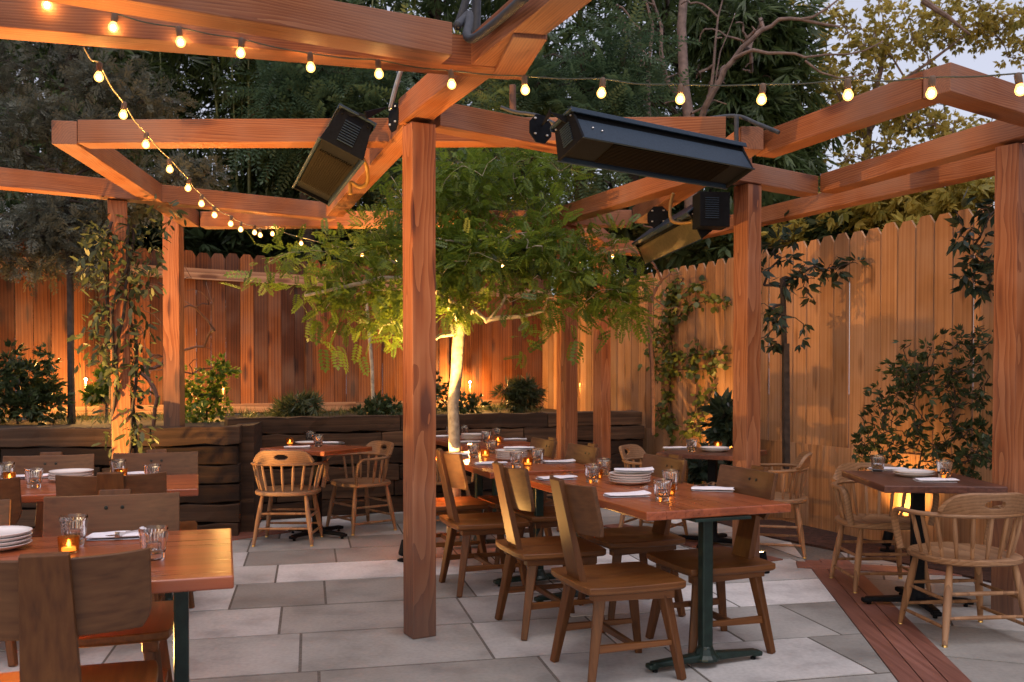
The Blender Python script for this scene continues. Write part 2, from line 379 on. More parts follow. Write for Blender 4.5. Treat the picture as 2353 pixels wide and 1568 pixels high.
# wooden strip lines (x,y on the ground)
SA0, SA1 = (2.25, 7.15), (1.62, 3.40)      # left edge of strip, far -> near
e = Vector((SA0[0]-SA1[0], SA0[1]-SA1[1])).normalized(); SN = Vector((e.y, -e.x))
SW = .325
SB0 = (SA0[0]+SN.x*SW, SA0[1]+SN.y*SW); SB1 = (SA1[0]+SN.x*SW, SA1[1]+SN.y*SW)
FE0, FE1 = (4.6+1.2, .55), (.48+.0, 13.8)      # right fence line
paving('paving', R(12.6), (.56, .60, .66), [(SA1, SA0)], 5, '')
paving('paving_border', R(-20), (.55, .62), [(SB0, SB1), (FE0, FE1)], 9, '')
jb = MB(); jb.prism([(-9, -3), (4.6, -3), (4.6, 6.5), (2.0, 8.6), (-1, 12), (-9, 12)], -.045, -.0028)
o = jb.build('paving_bed', M_joint); tag(o, kind='structure')
# deck strip : three boards
db = MB()
for i in range(3):
    w = SW/3; o0 = Vector(SA0)+SN*(w*i+.003); o1 = Vector(SA1)+SN*(w*i+.003); wn = SN*(w-.006)
    nr = Vector(SA1)+(-e)*2.5
    p0 = Vector(SA0)-e*(.40-.05*i)+SN*(w*i+.003); p1 = nr+SN*(w*i+.003)
    db.prism([p1, p1+wn, p0+wn, p0], -.02, .006, .3+.2*i)
def strip(a, b, w, n, tint):
    a = Vector(a); b = Vector(b); d = (b-a).normalized(); q = Vector((-d.y, d.x))
    for i in range(n):
        o0 = q*(w/n*i+.003); o1 = q*(w/n*(i+1)-.003)
        db.prism([a+o0, b+o0, b+o1, a+o1], -.02, .009+.001*i, (tint+.23*i) % 1)
strip((2.03, 6.78), (1.02, 8.45), .24, 2, .2)
strip((3.3, 6.38), (2.10, 6.70), .22, 2, .5)
strip((-3.0, 6.9), (-1.95, 8.0), .33, 3, .4)
o = db.build('deck_strip', M_deck, bevel=.002); tag(o, kind='structure')
# mulch bed along the right fence
FR0 = Vector((.48, 13.8)); FRd = Vector((.3715, -.928)).normalized()
def FR(s): return FR0+FRd*s
FRn = Vector((-FRd.y, FRd.x)) * -1   # towards the yard (left)
if FRn.x > 0: FRn = -FRn
mb = MB()
def wavy(a, b, n, amp):
    return [a.lerp(b, i/n)+Vector((random.uniform(-amp, amp), random.uniform(-amp, amp))) for i in range(n+1)]
inner = [FR(4)+FRn*.62, FR(5.5)+FRn*.62, FR(6.3)+FRn*.66, FR(7.2)+FRn*.52, FR(8.0)+FRn*.40, FR(9)+FRn*.36, FR(12)+FRn*.34]
inner = inner[::-1]
poly = [tuple(FR(4)), tuple(FR(12))]+[tuple(p) for p in inner]
mb.prism(poly, -.02, .016)
o = mb.build('mulch_bed', M_mulch); tag(o, kind='structure')
# ------------------------------------------------------------------ scatter tools
def scatter_mesh(name, tv, tf, pos, rot, scale, tint):
    """tv (n,3) template, tf (k,4) quads, pos (m,3), rot (m,3,3), scale (m,), tint (m,)"""
    tv = np.asarray(tv, float); tf = np.asarray(tf, int); m = len(pos); n = len(tv); k = len(tf)
    V = np.einsum('mij,nj->mni', rot, tv)*np.asarray(scale)[:, None, None]+np.asarray(pos)[:, None, :]
    Fc = (tf[None]+(np.arange(m)*n)[:, None, None]).reshape(-1, tf.shape[1])
    me = bpy.data.meshes.new(name)
    me.vertices.add(m*n); me.vertices.foreach_set('co', V.reshape(-1))
    me.loops.add(Fc.size); me.loops.foreach_set('vertex_index', Fc.reshape(-1).astype(np.int32))
    me.polygons.add(len(Fc)); me.polygons.foreach_set('loop_start', np.arange(0, Fc.size, tf.shape[1], dtype=np.int32))
    try: me.polygons.foreach_set('loop_total', np.full(len(Fc), tf.shape[1], dtype=np.int32))
    except Exception: pass
    at = me.attributes.new('tint', 'FLOAT', 'FACE')
    tt = np.clip(np.repeat(np.asarray(tint), k)+np.random.uniform(-.12, .12, m*k), 0, 1)
    at.data.foreach_set('value', tt.astype(np.float32))
    me.update(calc_edges=True); me.validate(); return me
def frames(d, roll=None, up=(0,0,1)):
    """rotation matrices with local X along d, Z roughly up"""
    d = d/np.linalg.norm(d, axis=1, keepdims=True); u = np.tile(np.array(up, float), (len(d), 1))
    y = np.cross(u, d); ny = np.linalg.norm(y, axis=1, keepdims=True); y = np.where(ny > 1e-4, y/np.maximum(ny, 1e-4), np.array([0., 1., 0.]))
    z = np.cross(d, y)
    if roll is not None:
        c = np.cos(roll)[:, None]; s = np.sin(roll)[:, None]; y, z = y*c+z*s, z*c-y*s
    return np.stack([d, y, z], axis=2)
def T_lance(l=1.0, w=.28, bend=.1):
    v = [(0,0,0), (l*.45, w/2, -bend*.2), (l, 0, -bend), (l*.45, -w/2, -bend*.2)]
    return np.array(v), np.array([(0,3,2,1)])
def T_oval(l=1.0, w=.55):
    v = [(0,0,0), (l*.3, w*.48, .03), (l*.75, w*.4, .02), (l,0,-.05), (l*.75,-w*.4,.02), (l*.3,-w*.48,.03)]
    return np.array(v), np.array([(0,5,2,1), (5,4,3,2)])
def T_pinnate(n=8, l=1.0, ll=.2, lw=.085, droop=.2):
    V = []; Fq = []
    def leaf(p, d, L_, w):
        d = np.array(d)/np.linalg.norm(d); s = np.cross(d, (0,0,1)); s /= np.linalg.norm(s)
        b = len(V); V.extend([p, p+d*L_*.5+s*w/2, p+d*L_, p+d*L_*.5-s*w/2]); Fq.append((b, b+3, b+2, b+1))
    for i in range(n):
        t = (i+.8)/n; x = l*t; z = -droop*l*t*t; k = 1-.45*abs(t-.45)
        for sg in (-1, 1): leaf(np.array([x-.02*sg, 0, z]), (.45, sg, -.12), ll*k, lw)
    leaf(np.array([l, 0, -droop*l]), (1, 0, -.4), ll*.8, lw)
    b = len(V); V.extend([np.array(p) for p in ((0,.006,0),(l*.55,.005,-droop*l*.3),(l,0,-droop*l),(l*.55,-.005,-droop*l*.3))]); Fq.append((b, b+3, b+2, b+1))
    return np.array(V), np.array(Fq)
def T_spray(n=9, l=1.0):
    V = []; Fq = []; rr = random.Random(3)
    for i in range(n):
        t = i/n; p = np.array([l*t*.75, 0, -.12*t*t])
        for sg in (-1, 1):
            a = rr.uniform(.5, 1.1)*sg; L_ = l*.38*(1-t*.55)*rr.uniform(.7, 1.1); d = np.array([math.cos(a), math.sin(a), rr.uniform(-.25, .15)]); s = np.array([-d[1], d[0], 0])*.032
            b = len(V); V.extend([p-s*.4, p+d*L_*.6-s, p+d*L_, p+d*L_*.6+s]); Fq.append((b, b+1, b+2, b+3))
    return np.array(V), np.array(Fq)
def T_bunch(n=6, l=1.0, w=.2, spread=1.1, oval=False):
    V = []; Fq = []; rr = random.Random(5)
    for i in range(n):
        a = rr.uniform(-math.pi, math.pi); e_ = rr.uniform(.2, 1)*spread
        d = np.array([math.cos(e_), math.sin(e_)*math.cos(a), math.sin(e_)*math.sin(a)-.25]); d /= np.linalg.norm(d)
        s = np.cross(d, [rr.uniform(-1,1), rr.uniform(-1,1), 1.]); s /= np.linalg.norm(s); L_ = l*rr.uniform(.7, 1.1); p = d*.08*l
        b = len(V); V.extend([p, p+d*L_*.45+s*w/2, p+d*L_, p+d*L_*.45-s*w/2]); Fq.append((b, b+3, b+2, b+1))
    return np.array(V), np.array(Fq)

def grow(root, top, targets, r0=.02, seg=4, wob=.12, trunk_pts=None, sag=0.0, seed=1, anyw=None):
    """branches from a trunk to each target; returns nodes, parents, radii"""
    rnd = random.Random(seed)
    N = [Vector(p) for p in (trunk_pts or [root, top])]; P = [-1]+list(range(len(N)-1))
    n0 = len(N); first = n0-1 if (anyw is False) else max(0, int(n0*(.0 if anyw else .45))); tips = []
    ts = sorted(targets, key=lambda t: (Vector(t)-N[-1]).length)
    for t in ts:
        t = Vector(t); best = min(range(first, len(N)), key=lambda i: (N[i]-t).length+.35*max(0, N[i].z-t.z))
        a = N[best]; cur = best; Ld = (t-a).length
        k = max(2, min(seg, int(Ld/.12)+1))
        off = Vector([rnd.uniform(-1, 1) for _ in range(3)])*wob*Ld
        for i in range(1, k+1):
            f = i/k; p = a.lerp(t, f)+off*math.sin(math.pi*f)+Vector((0, 0, math.sin(math.pi*f)*Ld*.12 - sag*f*f))
            if i == k: p = Vector(t)
            N.append(p); P.append(cur); cur = len(N)-1
        tips.append(cur)
    w = [0.0]*len(N)
    for t in tips: w[t] += 1
    for i in range(len(N)-1, 0, -1): w[P[i]] += w[i]
    mx = max(w); rad = [max(.12, (x/mx)**.55)*r0 for x in w]
    return N, P, rad, tips
def branch_mesh(mb, N, P, rad, n=6, start=1, minr=.0022):
    for i in range(start, len(N)):
        a = N[P[i]]; b = N[i]
        if (b-a).length < 1e-4: continue
        mb.tube([a, b], [max(minr, min(rad[P[i]], rad[i]*1.35)), max(minr, rad[i])], n=n, cap=False)
    return mb
def crown_leaves(name, tips, per, radius, tpl, size, mat, parent, droop=.3, seed=1, light=None, szj=.3):
    rs = np.random.RandomState(seed); T = np.array([tuple(t) for t in tips]); m = len(T)*per
    idx = np.repeat(np.arange(len(T)), per)
    off = rs.normal(size=(m, 3)); off /= np.linalg.norm(off, axis=1, keepdims=True); rr = radius*rs.uniform(.05, 1, m)**.6
    pos = T[idx]+off*rr[:, None]
    d = off+rs.normal(scale=.45, size=(m, 3)); d[:, 2] -= droop
    rot = frames(d, rs.uniform(-1.0, 1.0, m)); sc = size*(1+rs.uniform(-szj, szj, m))
    ct = rs.uniform(0, 1, len(T))[idx]*.55+rs.uniform(0, .45, m)
    me = scatter_mesh(name, tpl[0], tpl[1], pos, rot, sc, ct)
    return link(name, me, mat, parent)
def blob_targets(blobs, n, seed=1):
    """blobs: list of (center, (rx,ry,rz), weight)"""
    rnd = random.Random(seed); out = []; ws = [b[2] for b in blobs]
    while len(out) < n:
        c, r, _ = rnd.choices(blobs, ws)[0]
        p = Vector([rnd.gauss(0, 1) for _ in range(3)]).normalized()*(rnd.uniform(.25, 1)**.5)
        out.append(Vector((c[0]+p.x*r[0], c[1]+p.y*r[1], c[2]+p.z*r[2])))
    return out
# ------------------------------------------------------------------ fences
def fence(name, label, a, b, z0, z1, bw, mat, rails, side, seed, posts=None, gp=.007, lower=None, thick=.018, jitter=.03, tint0=0):
    """board fence from a to b (ground xy); side = unit vector pointing to the yard"""
    rnd = random.Random(seed); a = Vector(a); b = Vector(b); Ln = (b-a).length; d = (b-a)/Ln; s = Vector(side)
    root = empty(name, (a.x, a.y, 0), math.atan2(d.y, d.x), label, 'fence'); sg = 1 if Vector((-d.y, d.x)).dot(s) > 0 else -1
    boards = MB(); x = 0
    while x < Ln:
        w = bw*rnd.uniform(.97, 1.0); y = sg*rnd.uniform(0, .012); zt = z1+rnd.uniform(-jitter, jitter)*.4; c = .042; g_ = gp
        p = [(x+g_, z0), (x+w-g_, z0), (x+w-g_, zt-c*1.5), (x+w-g_-c, zt), (x+g_+c, zt), (x+g_, zt-c*1.5)]
        vs = [(q[0], y, q[1]) for q in p]+[(q[0], y+sg*thick, q[1]) for q in p]
        n = 6; fs = [tuple(range(n)), tuple(range(n, 2*n))[::-1]]+[(i, i+n, (i+1) % n+n, (i+1) % n) for i in range(n)]
        boards.add(vs, fs, rnd.random()); x += w
    boards.build('boards', mat, root)
    if lower:
        lb = MB(); x = 0
        while x < Ln:
            w = bw*rnd.uniform(.95, 1.02); lb.box((x+w/2, sg*(thick/2+.012), (lower[0]+lower[1])/2), (w-.006, thick, lower[1]-lower[0]), None, rnd.random()); x += w
        lb.build('lower_boards', mat, root)
    for (z, h, t) in rails:
        r = MB(); x = 0
        while x < Ln:
            w = min(2.4, Ln-x); r.box((x+w/2, sg*(.008+thick+t/2), z), (w-.004, t, h), None, rnd.random()); x += 2.4
        r.build('rail', M_rail, root)
    for px in posts or ():
        r = MB(); r.box((px, sg*(.035+thick), (z0+z1-.25)/2), (.09, .035, z1-.25-z0), None, rnd.random()); r.build('fence_post', mat, root)
    return root
M_rail = wood('cedar_rail', (.16,.07,.04), (.36,.19,.11), (.5,.3,.18), 0, ring=5, rough=.75, bump=.3, grain=60, tintamt=.3)
Ld = Vector((.839, .544)); L0 = Vector((-3.87, 11.0)); Ln_ = Vector((.544, -.839))
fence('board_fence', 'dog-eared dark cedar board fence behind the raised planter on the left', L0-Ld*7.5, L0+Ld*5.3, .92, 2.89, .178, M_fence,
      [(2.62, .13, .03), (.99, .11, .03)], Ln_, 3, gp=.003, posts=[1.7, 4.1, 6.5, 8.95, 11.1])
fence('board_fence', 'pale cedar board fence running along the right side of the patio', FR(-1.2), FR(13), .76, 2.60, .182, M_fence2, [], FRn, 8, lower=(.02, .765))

# ------------------------------------------------------------------ retaining wall of old sleepers and planter soil
def ties(label, a, b, ztop, course, n, seed, depth=.2):
    rnd = random.Random(seed); a = Vector(a); b = Vector(b); Ln = (b-a).length; d = (b-a)/Ln
    mb = MB()
    for k in range(n):
        x = -rnd.uniform(0, .6) if k else 0; z1 = ztop-k*course
        while x < Ln:
            w = rnd.choice((.28, .9, 1.6, 2.2)) if k else rnd.choice((1.7, 2.3)); x2 = min(Ln-rnd.uniform(0, .03), x+w)
            if x2-max(0, x) > .05:
                x1 = max(0, x); nseg = max(2, int((x2-x1)/.14)); dy = rnd.uniform(-.012, .012); tn = rnd.random()
                vs = []; fs = []
                for i in range(nseg+1):
                    xx = x1+.004+(x2-x1-.008)*i/nseg; j = lambda s_=.011: rnd.uniform(-s_, s_)
                    vs += [(xx, -depth+dy+j(), z1-course+.008+j()), (xx, -depth+dy+j(), z1-.006+j()), (xx, .02, z1-.006+j()), (xx, .02, z1-course+.008)]
                for i in range(nseg):
                    for q in range(4): fs.append((i*4+q, i*4+(q+1) % 4, i*4+4+(q+1) % 4, i*4+4+q))
                fs += [(3, 2, 1, 0), tuple(nseg*4+q for q in range(4))]
                mb.add(vs, fs, tn)
            x += w
    o = mb.build('retaining_wall', M_tie, None, bevel=.006); o.location = (a.x, a.y, 0); o.rotation_euler.z = math.atan2(d.y, d.x)
    return tag(o, label, 'retaining wall')
WA, WB = Vector((-7.0, 7.05)), Vector((-2.36, 7.98))
WC, WD = Vector((-2.75, 8.68)), Vector((1.45, 10.70))
ties('dark sleeper retaining wall in front of the left planter, ending in a stepped stack', WA, WB, .953, .166, 6, 2)
ties('long dark sleeper retaining wall running behind the centre tables', WC, WD, .985, .164, 6, 4)
o = MB(); o.box((0, 0, .47), (.2, .95, .94), None, .4, jit=.01); o = o.build('retaining_wall', M_tie); o.location = (-2.44, 8.42, 0); o.rotation_euler.z = R(10)
tag(o, 'short sleeper return wall linking the two retaining walls beside the left step', 'retaining wall')
sb = MB(); cn = [(-7.5, 7.3), (-2.55, 8.2), (-2.6, 8.8), (1.3, 10.7), (1.2, 12.6), tuple(L0+Ld*5.4), tuple(L0-Ld*7)]
nx = 44; vs = []; fs = []
sb.prism(cn, .5, .905); o = sb.build('planter_soil', M_soil); tag(o, kind='structure')

# ------------------------------------------------------------------ pergola
ZB = 2.687; BH = .135; BWD = .14
perg = empty('pergola', (0, 6, 0), 0, 'reddish timber pergola of square posts and criss-crossing beams over the tables', 'pergola')
PI_ = Matrix.Translation((0, -6, 0))
bi = [0]
def beam(p, q, side=1, ext0=0, ext1=0, label=None):
    """p, q: sighted points on the lower front edge; body goes away from the viewer"""
    i = bi[0]; bi[0] += 1; z = ZB+((i*7) % 11)*.0022
    a = at_z(*p, ZB); b = at_z(*q, ZB); d = (b-a).normalized(); a = a-d*ext0; b = b+d*ext1; n = Vector((-d.y, d.x, 0)); mid = (a+b)/2
    if n.dot(Vector((mid.x, mid.y, 0))) < 0: n = -n
    n *= side; Lb = (b-a).length; w = BWD-((i*5) % 7)*.0008
    mb = MB(); ns_ = max(2, int(Lb/.35)); vs = []; fs = []; rnd = random.Random(i+3)
    for k in range(ns_+1):
        x = Lb*k/ns_; j = lambda: rnd.uniform(-.0012, .0012)
        vs += [(x, j(), j()), (x, w+j(), j()), (x, w+j(), BH+j()), (x, j(), BH+j())]
    for k in range(ns_):
        for s in range(4): fs.append((k*4+s, k*4+4+s, k*4+4+(s+1) % 4, k*4+(s+1) % 4))
    fs += [(3, 2, 1, 0), tuple(ns_*4+s for s in range(4))]
    mb.add(vs, fs); o = mb.build('beam', M_beam, None, bevel=.004)
    Z = Vector((0, 0, 1)); mt = Matrix(((d.x, n.x, 0, a.x), (d.y, n.y, 0, a.y), (0, 0, 1, z), (0, 0, 0, 1)))
    if d.cross(n).z < 0:   # keep it right handed: run the box from the other end
        mt = Matrix(((-d.x, n.x, 0, b.x), (-d.y, n.y, 0, b.y), (0, 0, 1, z), (0, 0, 0, 1)))
    o.parent = perg; o.matrix_parent_inverse = Matrix.Translation((0, -6, 0)) @ Matrix.Identity(4)
    o.matrix_basis = mt
    if label: o['label'] = label
    return o
beam((200, -14), (1040, 127), ext0=1.6)                 # 0 upper front beam
beam((-250, 51), (1188, 170))                           # 1 second beam
beam((1199, 188), (1258, 96), side=-1)        # 2 return beam behind the diagonal
beam((915, 297), (1283, 0), ext1=1.5)                   # 3 diagonal beam over centre post
beam((925, 296), (750, 501))                            # 4 diagonal going back
beam((1012, 292), (1880, 449))                          # 5 front to right
beam((178, 337), (1668, 331))                           # 6 long level beam
beam((177, 337), (458, 525))                            # 7 left return
beam((460, 522), (1452, 519))                           # 8 rear level beam
beam((1453, 518), (1703, 350))                          # 9 right return
beam((-200, 412), (772, 507))                           # 10 long left beam
beam((1168, 548), (1690, 386))                          # 11
beam((1736, 365), (2117, 235))                          # 12 right diagonal
beam((2184, 213), (2500, 309))                          # 13 end beam
beam((1884, 450), (2470, 290))                          # 14
beam((1500, 571), (2420, 368))                          # 15
beam((1372, 573), (1492, 589))                          # 16
beam((1372, 574), (1342, 553), side=-1, ext1=.3)        # 17 short return above far post
def post(corner, ang, top=ZB, base=0.0, w=.134, kind='front', lean=(0, 0), label=None, at=None):
    a = R(ang); c, s = math.cos(a), math.sin(a); p = Vector((at.x, at.y, 0)) if at else at_z(*corner, ZB)
    cx = Vector((c, s, 0)); cy = Vector((-s, c, 0)); h = w/2
    ctr = p+cy*(h+.003)+(cx*(h+.003) if kind == 'front' else -cx*(h+.003))
    mb = MB(); n = 6; vs = []; fs = []; zz = top-base
    for k in range(n+1):
        f = k/n; z = f*zz; lx, ly = lean[0]*(1-f), lean[1]*(1-f)
        for i, j in ((-1,-1),(1,-1),(1,1),(-1,1)): vs.append((i*h+lx+random.uniform(-.001,.001), j*h+ly+random.uniform(-.001,.001), z))
    for k in range(n):
        for q in range(4): fs.append((k*4+q, k*4+(q+1) % 4, k*4+4+(q+1) % 4, k*4+4+q))
    fs += [(3,2,1,0), tuple(n*4+q for q in range(4))]
    mb.add(vs, fs); o = mb.build('post', M_post, None, bevel=.005)
    o.parent = perg; o.matrix_parent_inverse = Matrix.Translation((0, -6, 0)); o.location = (ctr.x, ctr.y, base); o.rotation_euler.z = a
    if label: o['label'] = label
    return ctr
P0c = post((946, 277), 29, top=ZB-.002, label='broad foreground post in the centre of the picture')
P1c = post((1720, 421), 33.8)
P2c = post((2341, 327), 33.8)
p3_ = at_y(411, 497, 8.02)
P3c = post((411, 497), 2, kind='right', base=.86, top=p3_.z+.02, w=.143, at=p3_)
P4c = post((293, 462), 22, kind='right', lean=(.03, 0))
P5c = post((1300, 519), 34)
P6c = post((1382, 577), 35)
print('posts', [tuple(round(v, 2) for v in p) for p in (P0c, P1c, P2c, P3c, P4c, P5c, P6c)])

# ------------------------------------------------------------------ heaters
def heater(name, label, base, dirv, tilt, length=1.32, brackets=()):
    """gas infrared heater: local x along the body, y across, z up; base = near end centre"""
    root = empty(name, base, math.atan2(dirv[1], dirv[0]), label, 'patio heater', None)
    ct, st = math.cos(R(tilt)), math.sin(R(tilt))
    def tr(p): return (p[0], p[1]*ct-p[2]*st, p[1]*st+p[2]*ct)
    def B(parts, nm, mat, par=root, bevel=.003):
        mb = MB()
        for c, sz, *ex in parts:
            tmp = MB().box(c, sz, None, .5, *(ex or ()))
            mb.add([tr(v) for v in tmp.v], tmp.f)
        return mb.build(nm, mat, par, bevel=bevel)
    Lh = length; w, h = .20, .19
    # trough: two flared side panels and end boxes
    for sg in (-1, 1):
        mb = MB(); vs = [(0, sg*.085, .045), (Lh, sg*.085, .045), (Lh, sg*.118, -h/2), (0, sg*.118, -h/2)]
        vs2 = [(x, y-sg*.006, z) for x, y, z in vs]
        mb.add([tr(v) for v in vs+vs2], [(0,1,2,3), (7,6,5,4), (0,3,7,4), (1,5,6,2), (0,4,5,1), (3,2,6,7)])
        mb.build('reflector_panel', M_blue, root)
    for x0, x1 in ((-.002, .015), (Lh-.015, Lh+.002)):
        mb = MB(); vs = [(x0, -.085, .09), (x0, .085, .09), (x0, .118, -h/2), (x0, -.118, -h/2)]
        vs2 = [(x1, y, z) for x, y, z in vs]
        mb.add([tr(v) for v in vs+vs2], [(0,1,2,3), (7,6,5,4), (0,3,7,4), (1,5,6,2), (0,4,5,1), (3,2,6,7)])
        ec = mb.build('end_panel', M_black, root, bevel=.002); lv = MB()
        for i in range(9):
            t = MB().box((-.006 if x0 < 0 else Lh+.004, 0, .045-i*.013), (.007, .085, .005)); lv.add([tr(v) for v in t.v], t.f)
        lv.build('louvre', M_blue, ec)
    B([((Lh/2, 0, .098), (Lh+.04, .20, .012)), ((Lh/2, -.10, .088), (Lh+.04, .006, .03)), ((Lh/2, .10, .088), (Lh+.04, .006, .03))], 'top_cover', M_blue)
    B([((Lh/2, 0, .055), (Lh-.02, .15, .06))], 'burner_box', M_black)
    B([((Lh/2, -.120, -h/2), (Lh+.01, .012, .006))], 'lip', M_blue); B([((Lh/2, .120, -h/2), (Lh+.01, .012, .006))], 'lip', M_blue)
    B([((.145, 0, -.068), (.25, .21, .012))], 'baffle', M_black); B([((Lh-.095, 0, -.068), (.165, .21, .012))], 'baffle', M_black)
    gr = MB(); nb = 15
    for i in range(nb):
        y = -.085+.17*i/(nb-1); t = MB().box((Lh/2+.03, y, -.080), (Lh-.42, .005, .010)); gr.add([tr(v) for v in t.v], t.f)
    t = MB().box((Lh/2+.03, 0, -.070), (Lh-.40, .205, .004)); gr.add([tr(v) for v in t.v], t.f)
    gr.build('burner_grill', M_grill, root)
    sc_ = MB()
    for (x, y, z) in ((.10, -.102, -.01), (.16, -.104, -.02), (-.006, -.07, .07), (-.006, .07, .07)):
        t = MB().lathe([(0, -.004), (.006, -.003), (.006, .003), (0, .004)], n=8); sc_.add([tr((p[0]+x, p[1]+y, p[2]+z)) for p in t.v], t.f)
    sc_.build('screw', M_screw if tilt < 0 else M_black, root)
    return root
def bracket(root, pts, plate, r=.011, plate_rot=0, sc=1.0):
    """steel arm in world coordinates with an octagonal wall plate"""
    inv = Matrix.Scale(1/sc, 4) @ Matrix.Rotation(-root.rotation_euler.z, 4, 'Z') @ Matrix.Translation(-Vector(root.location))
    mb = MB()
    for a, b in zip(pts, pts[1:]): mb.bar(inv @ Vector(a), inv @ Vector(b), .008, h0=.04)
    br = mb.build('bracket', M_black, root, bevel=.002)
    c, nrm, rr = plate; nrm = Vector(nrm).normalized(); u = Vector((0, 0, 1)); v = nrm.cross(u).normalized(); vs = []
    for s in (0, .006):
        for k in range(8):
            a = math.pi/8+k*math.pi/4; vs.append(inv @ (Vector(c)+nrm*s+u*math.sin(a)*rr*1.05+v*math.cos(a)*rr))
    MB().add(vs, [tuple(range(8)), tuple(range(8, 16))[::-1]]+[(k, (k+1) % 8, (k+1) % 8+8, k+8) for k in range(8)]).build('wall_plate', M_black, br)
    b_ = MB()
    for s in (-1, 1):
        for z in (-.03, .05):
            q = inv @ (Vector(c)+nrm*.009+v*s*rr*.5+u*z); b_.lathe([(0, -.005), (.008, -.004), (.008, .004), (0, .005)], c=q, n=8)
    b_.build('bolt', M_screw, br)
h2a = at_y(1315, 257, 4.45); dB = Vector((.831, .556, 0))
h2n = Vector((-.556, .831, 0))
base2 = h2a - Vector((0, 0, .090)) + h2n*.07 + dB*.02
HS = .915
H2 = heater('patio_heater', 'big blue-black infrared heater hanging in front of the beam, right of the centre post', base2, (dB.x, dB.y), -20)
bp_ = at_y(1241, 297, 4.78)
bracket(H2, [base2+Vector((0, 0, .07)), base2+Vector((0, 0, .10))-dB*.08+h2n*.03, bp_+Vector((.01, 0, .02))], (bp_, (.556, -.831, 0), .075), sc=HS)
H2.scale = (HS, HS, HS)
d1 = Vector((-.332, .943, 0)); n1_ = Vector((-.943, -.332, 0))
b1 = at_y(803, 305, 4.55)
H1 = heater('patio_heater', 'black infrared heater tilted on an arm left of the centre post', b1, (d1.x, d1.y), 24, length=1.25)
bracket(H1, [b1+Vector((-.02, 0, .10)), b1+Vector((.08, .0, .085)), at_z(908, 290, 2.66)+Vector((-.05, .02, .10))], (at_y(906, 271, 4.92), (-.87, -.49, 0), .075))
d3 = Vector((-.13, .99, 0)).normalized()
b3 = at_y(1625, 497, 5.95)
H3 = heater('patio_heater', 'far heater with lit reflector hanging behind the right-hand middle post', b3, (d3.x, d3.y), -38, length=1.35)
for ch in H3.children:
    if ch.name.startswith('reflector_panel'): ch.data = ch.data.copy(); ch.data.materials.clear(); ch.data.materials.append(M_reflect)
q3 = at_y(1512, 500, 6.9)
bracket(H3, [b3+d3*.9+Vector((-.05, 0, .1)), q3+Vector((.05, 0, -.05))], (q3, (-.2, -1, 0), .085))
hb = MB(); hb.box((-.07, 0, .02), (.15, .20, .22)); o = hb.build('control_box', M_black, H3, bevel=.004)
lv = MB()
for i in range(10): lv.box((-.149, .02, .09-i*.014), (.006, .09, .005))
lv.build('louvre', M_blue, o)

# pipes and cables on the pergola
def tube_thing(name, label, cat, pts, r, mat, n=8, smooth=True):
    # resample with catmull-rom
    P = [Vector(p) for p in pts]; out = []
    for i in range(len(P)-1):
        p0 = P[max(0, i-1)]; p1 = P[i]; p2 = P[i+1]; p3 = P[min(len(P)-1, i+2)]
        for k in range(6):
            t = k/6; out.append(.5*((2*p1)+(p2-p0)*t+(2*p0-5*p1+4*p2-p3)*t*t+(3*p1-p0-3*p2+p3)*t**3))
    out.append(P[-1]); o = MB().tube(out, r, n=n).build(name, mat, None, smooth=True); return tag(o, label, cat)
K = 4.05
tube_thing('gas_pipe', 'upright dark steel gas pipe rising behind the crossing of the top beams', 'pipe', [at_y(1093, 88, 4.25), at_y(1094, 40, 4.25), at_y(1096, -60, 4.25)], .022, M_pipe)
tube_thing('flexible_hose', 'short ribbed black hose looping over the end of the top front beam', 'hose', [at_y(1050, 60, 3.9), at_y(1066, 45, 4.0), at_y(1078, 34, 4.02), at_y(1077, 55, 3.95), at_y(1073, 82, 3.85), at_y(1090, 88, 3.8), at_y(1140, 52, 3.65), at_y(1210, -10, 3.3)], .019, M_pipe)
tube_thing('gas_pipe', 'slanted black steel pipe leaning left of the upright gas pipe', 'pipe', [at_y(1049, 66, 4.2), at_y(1065, 20, 4.2), at_y(1082, -40, 4.2)], .018, M_pipe)
tube_thing('conduit', 'thin grey flexible conduit from the beam top to the big blue-black heater', 'conduit', [at_y(1150, 246, 4.95), at_y(1180, 257, 4.95), at_y(1215, 262, 4.95), at_y(1240, 268, 4.9), at_y(1275, 285, 4.85)], .010, M_pipe)
tube_thing('conduit', 'black conduit lying on the far level beam behind the big heater', 'conduit', [at_y(1440, 276, 5.42), at_y(1540, 279, 5.42), at_y(1610, 275, 5.42), at_y(1690, 267, 5.4), at_y(1740, 285, 5.3), at_y(1790, 305, 5.2)], .012, M_pipe)
tube_thing('pipe_drop', 'short vertical grey pipe beside the right end of the big heater', 'pipe', [at_y(1692, 266, 5.36), at_y(1692, 300, 5.36), at_y(1692, 345, 5.36)], .014, M_pipe)
tube_thing('gas_hose', 'yellow gas hose curling down from the black tilted heater', 'hose', [at_y(832, 363, 4.9), at_y(843, 385, 4.95), at_y(843, 420, 5.0), at_y(826, 430, 5.0), at_y(806, 420, 5.0), at_y(806, 448, 5.0)], .011, M_hose)
tube_thing('gas_hose', 'yellow gas hose joining the far heater control box', 'hose', [at_y(1547, 444, 6.2), at_y(1540, 475, 6.2), at_y(1542, 505, 6.15), at_y(1560, 513, 6.1), at_y(1592, 511, 6.0)], .011, M_hose)
tube_thing('support_rod', 'brown steel rod behind the string lights between two beams', 'rod', [at_y(1178, 196, 5.0), at_y(1178, 222, 5.0), at_y(1179, 258, 5.0)], .018, M_twig)
tube_thing('support_rod', 'slanting galvanised rod above the tilted heater bracket', 'rod', [at_y(897, 250, 4.9), at_y(908, 205, 4.85), at_y(922, 160, 4.8)], .013, M_screw)
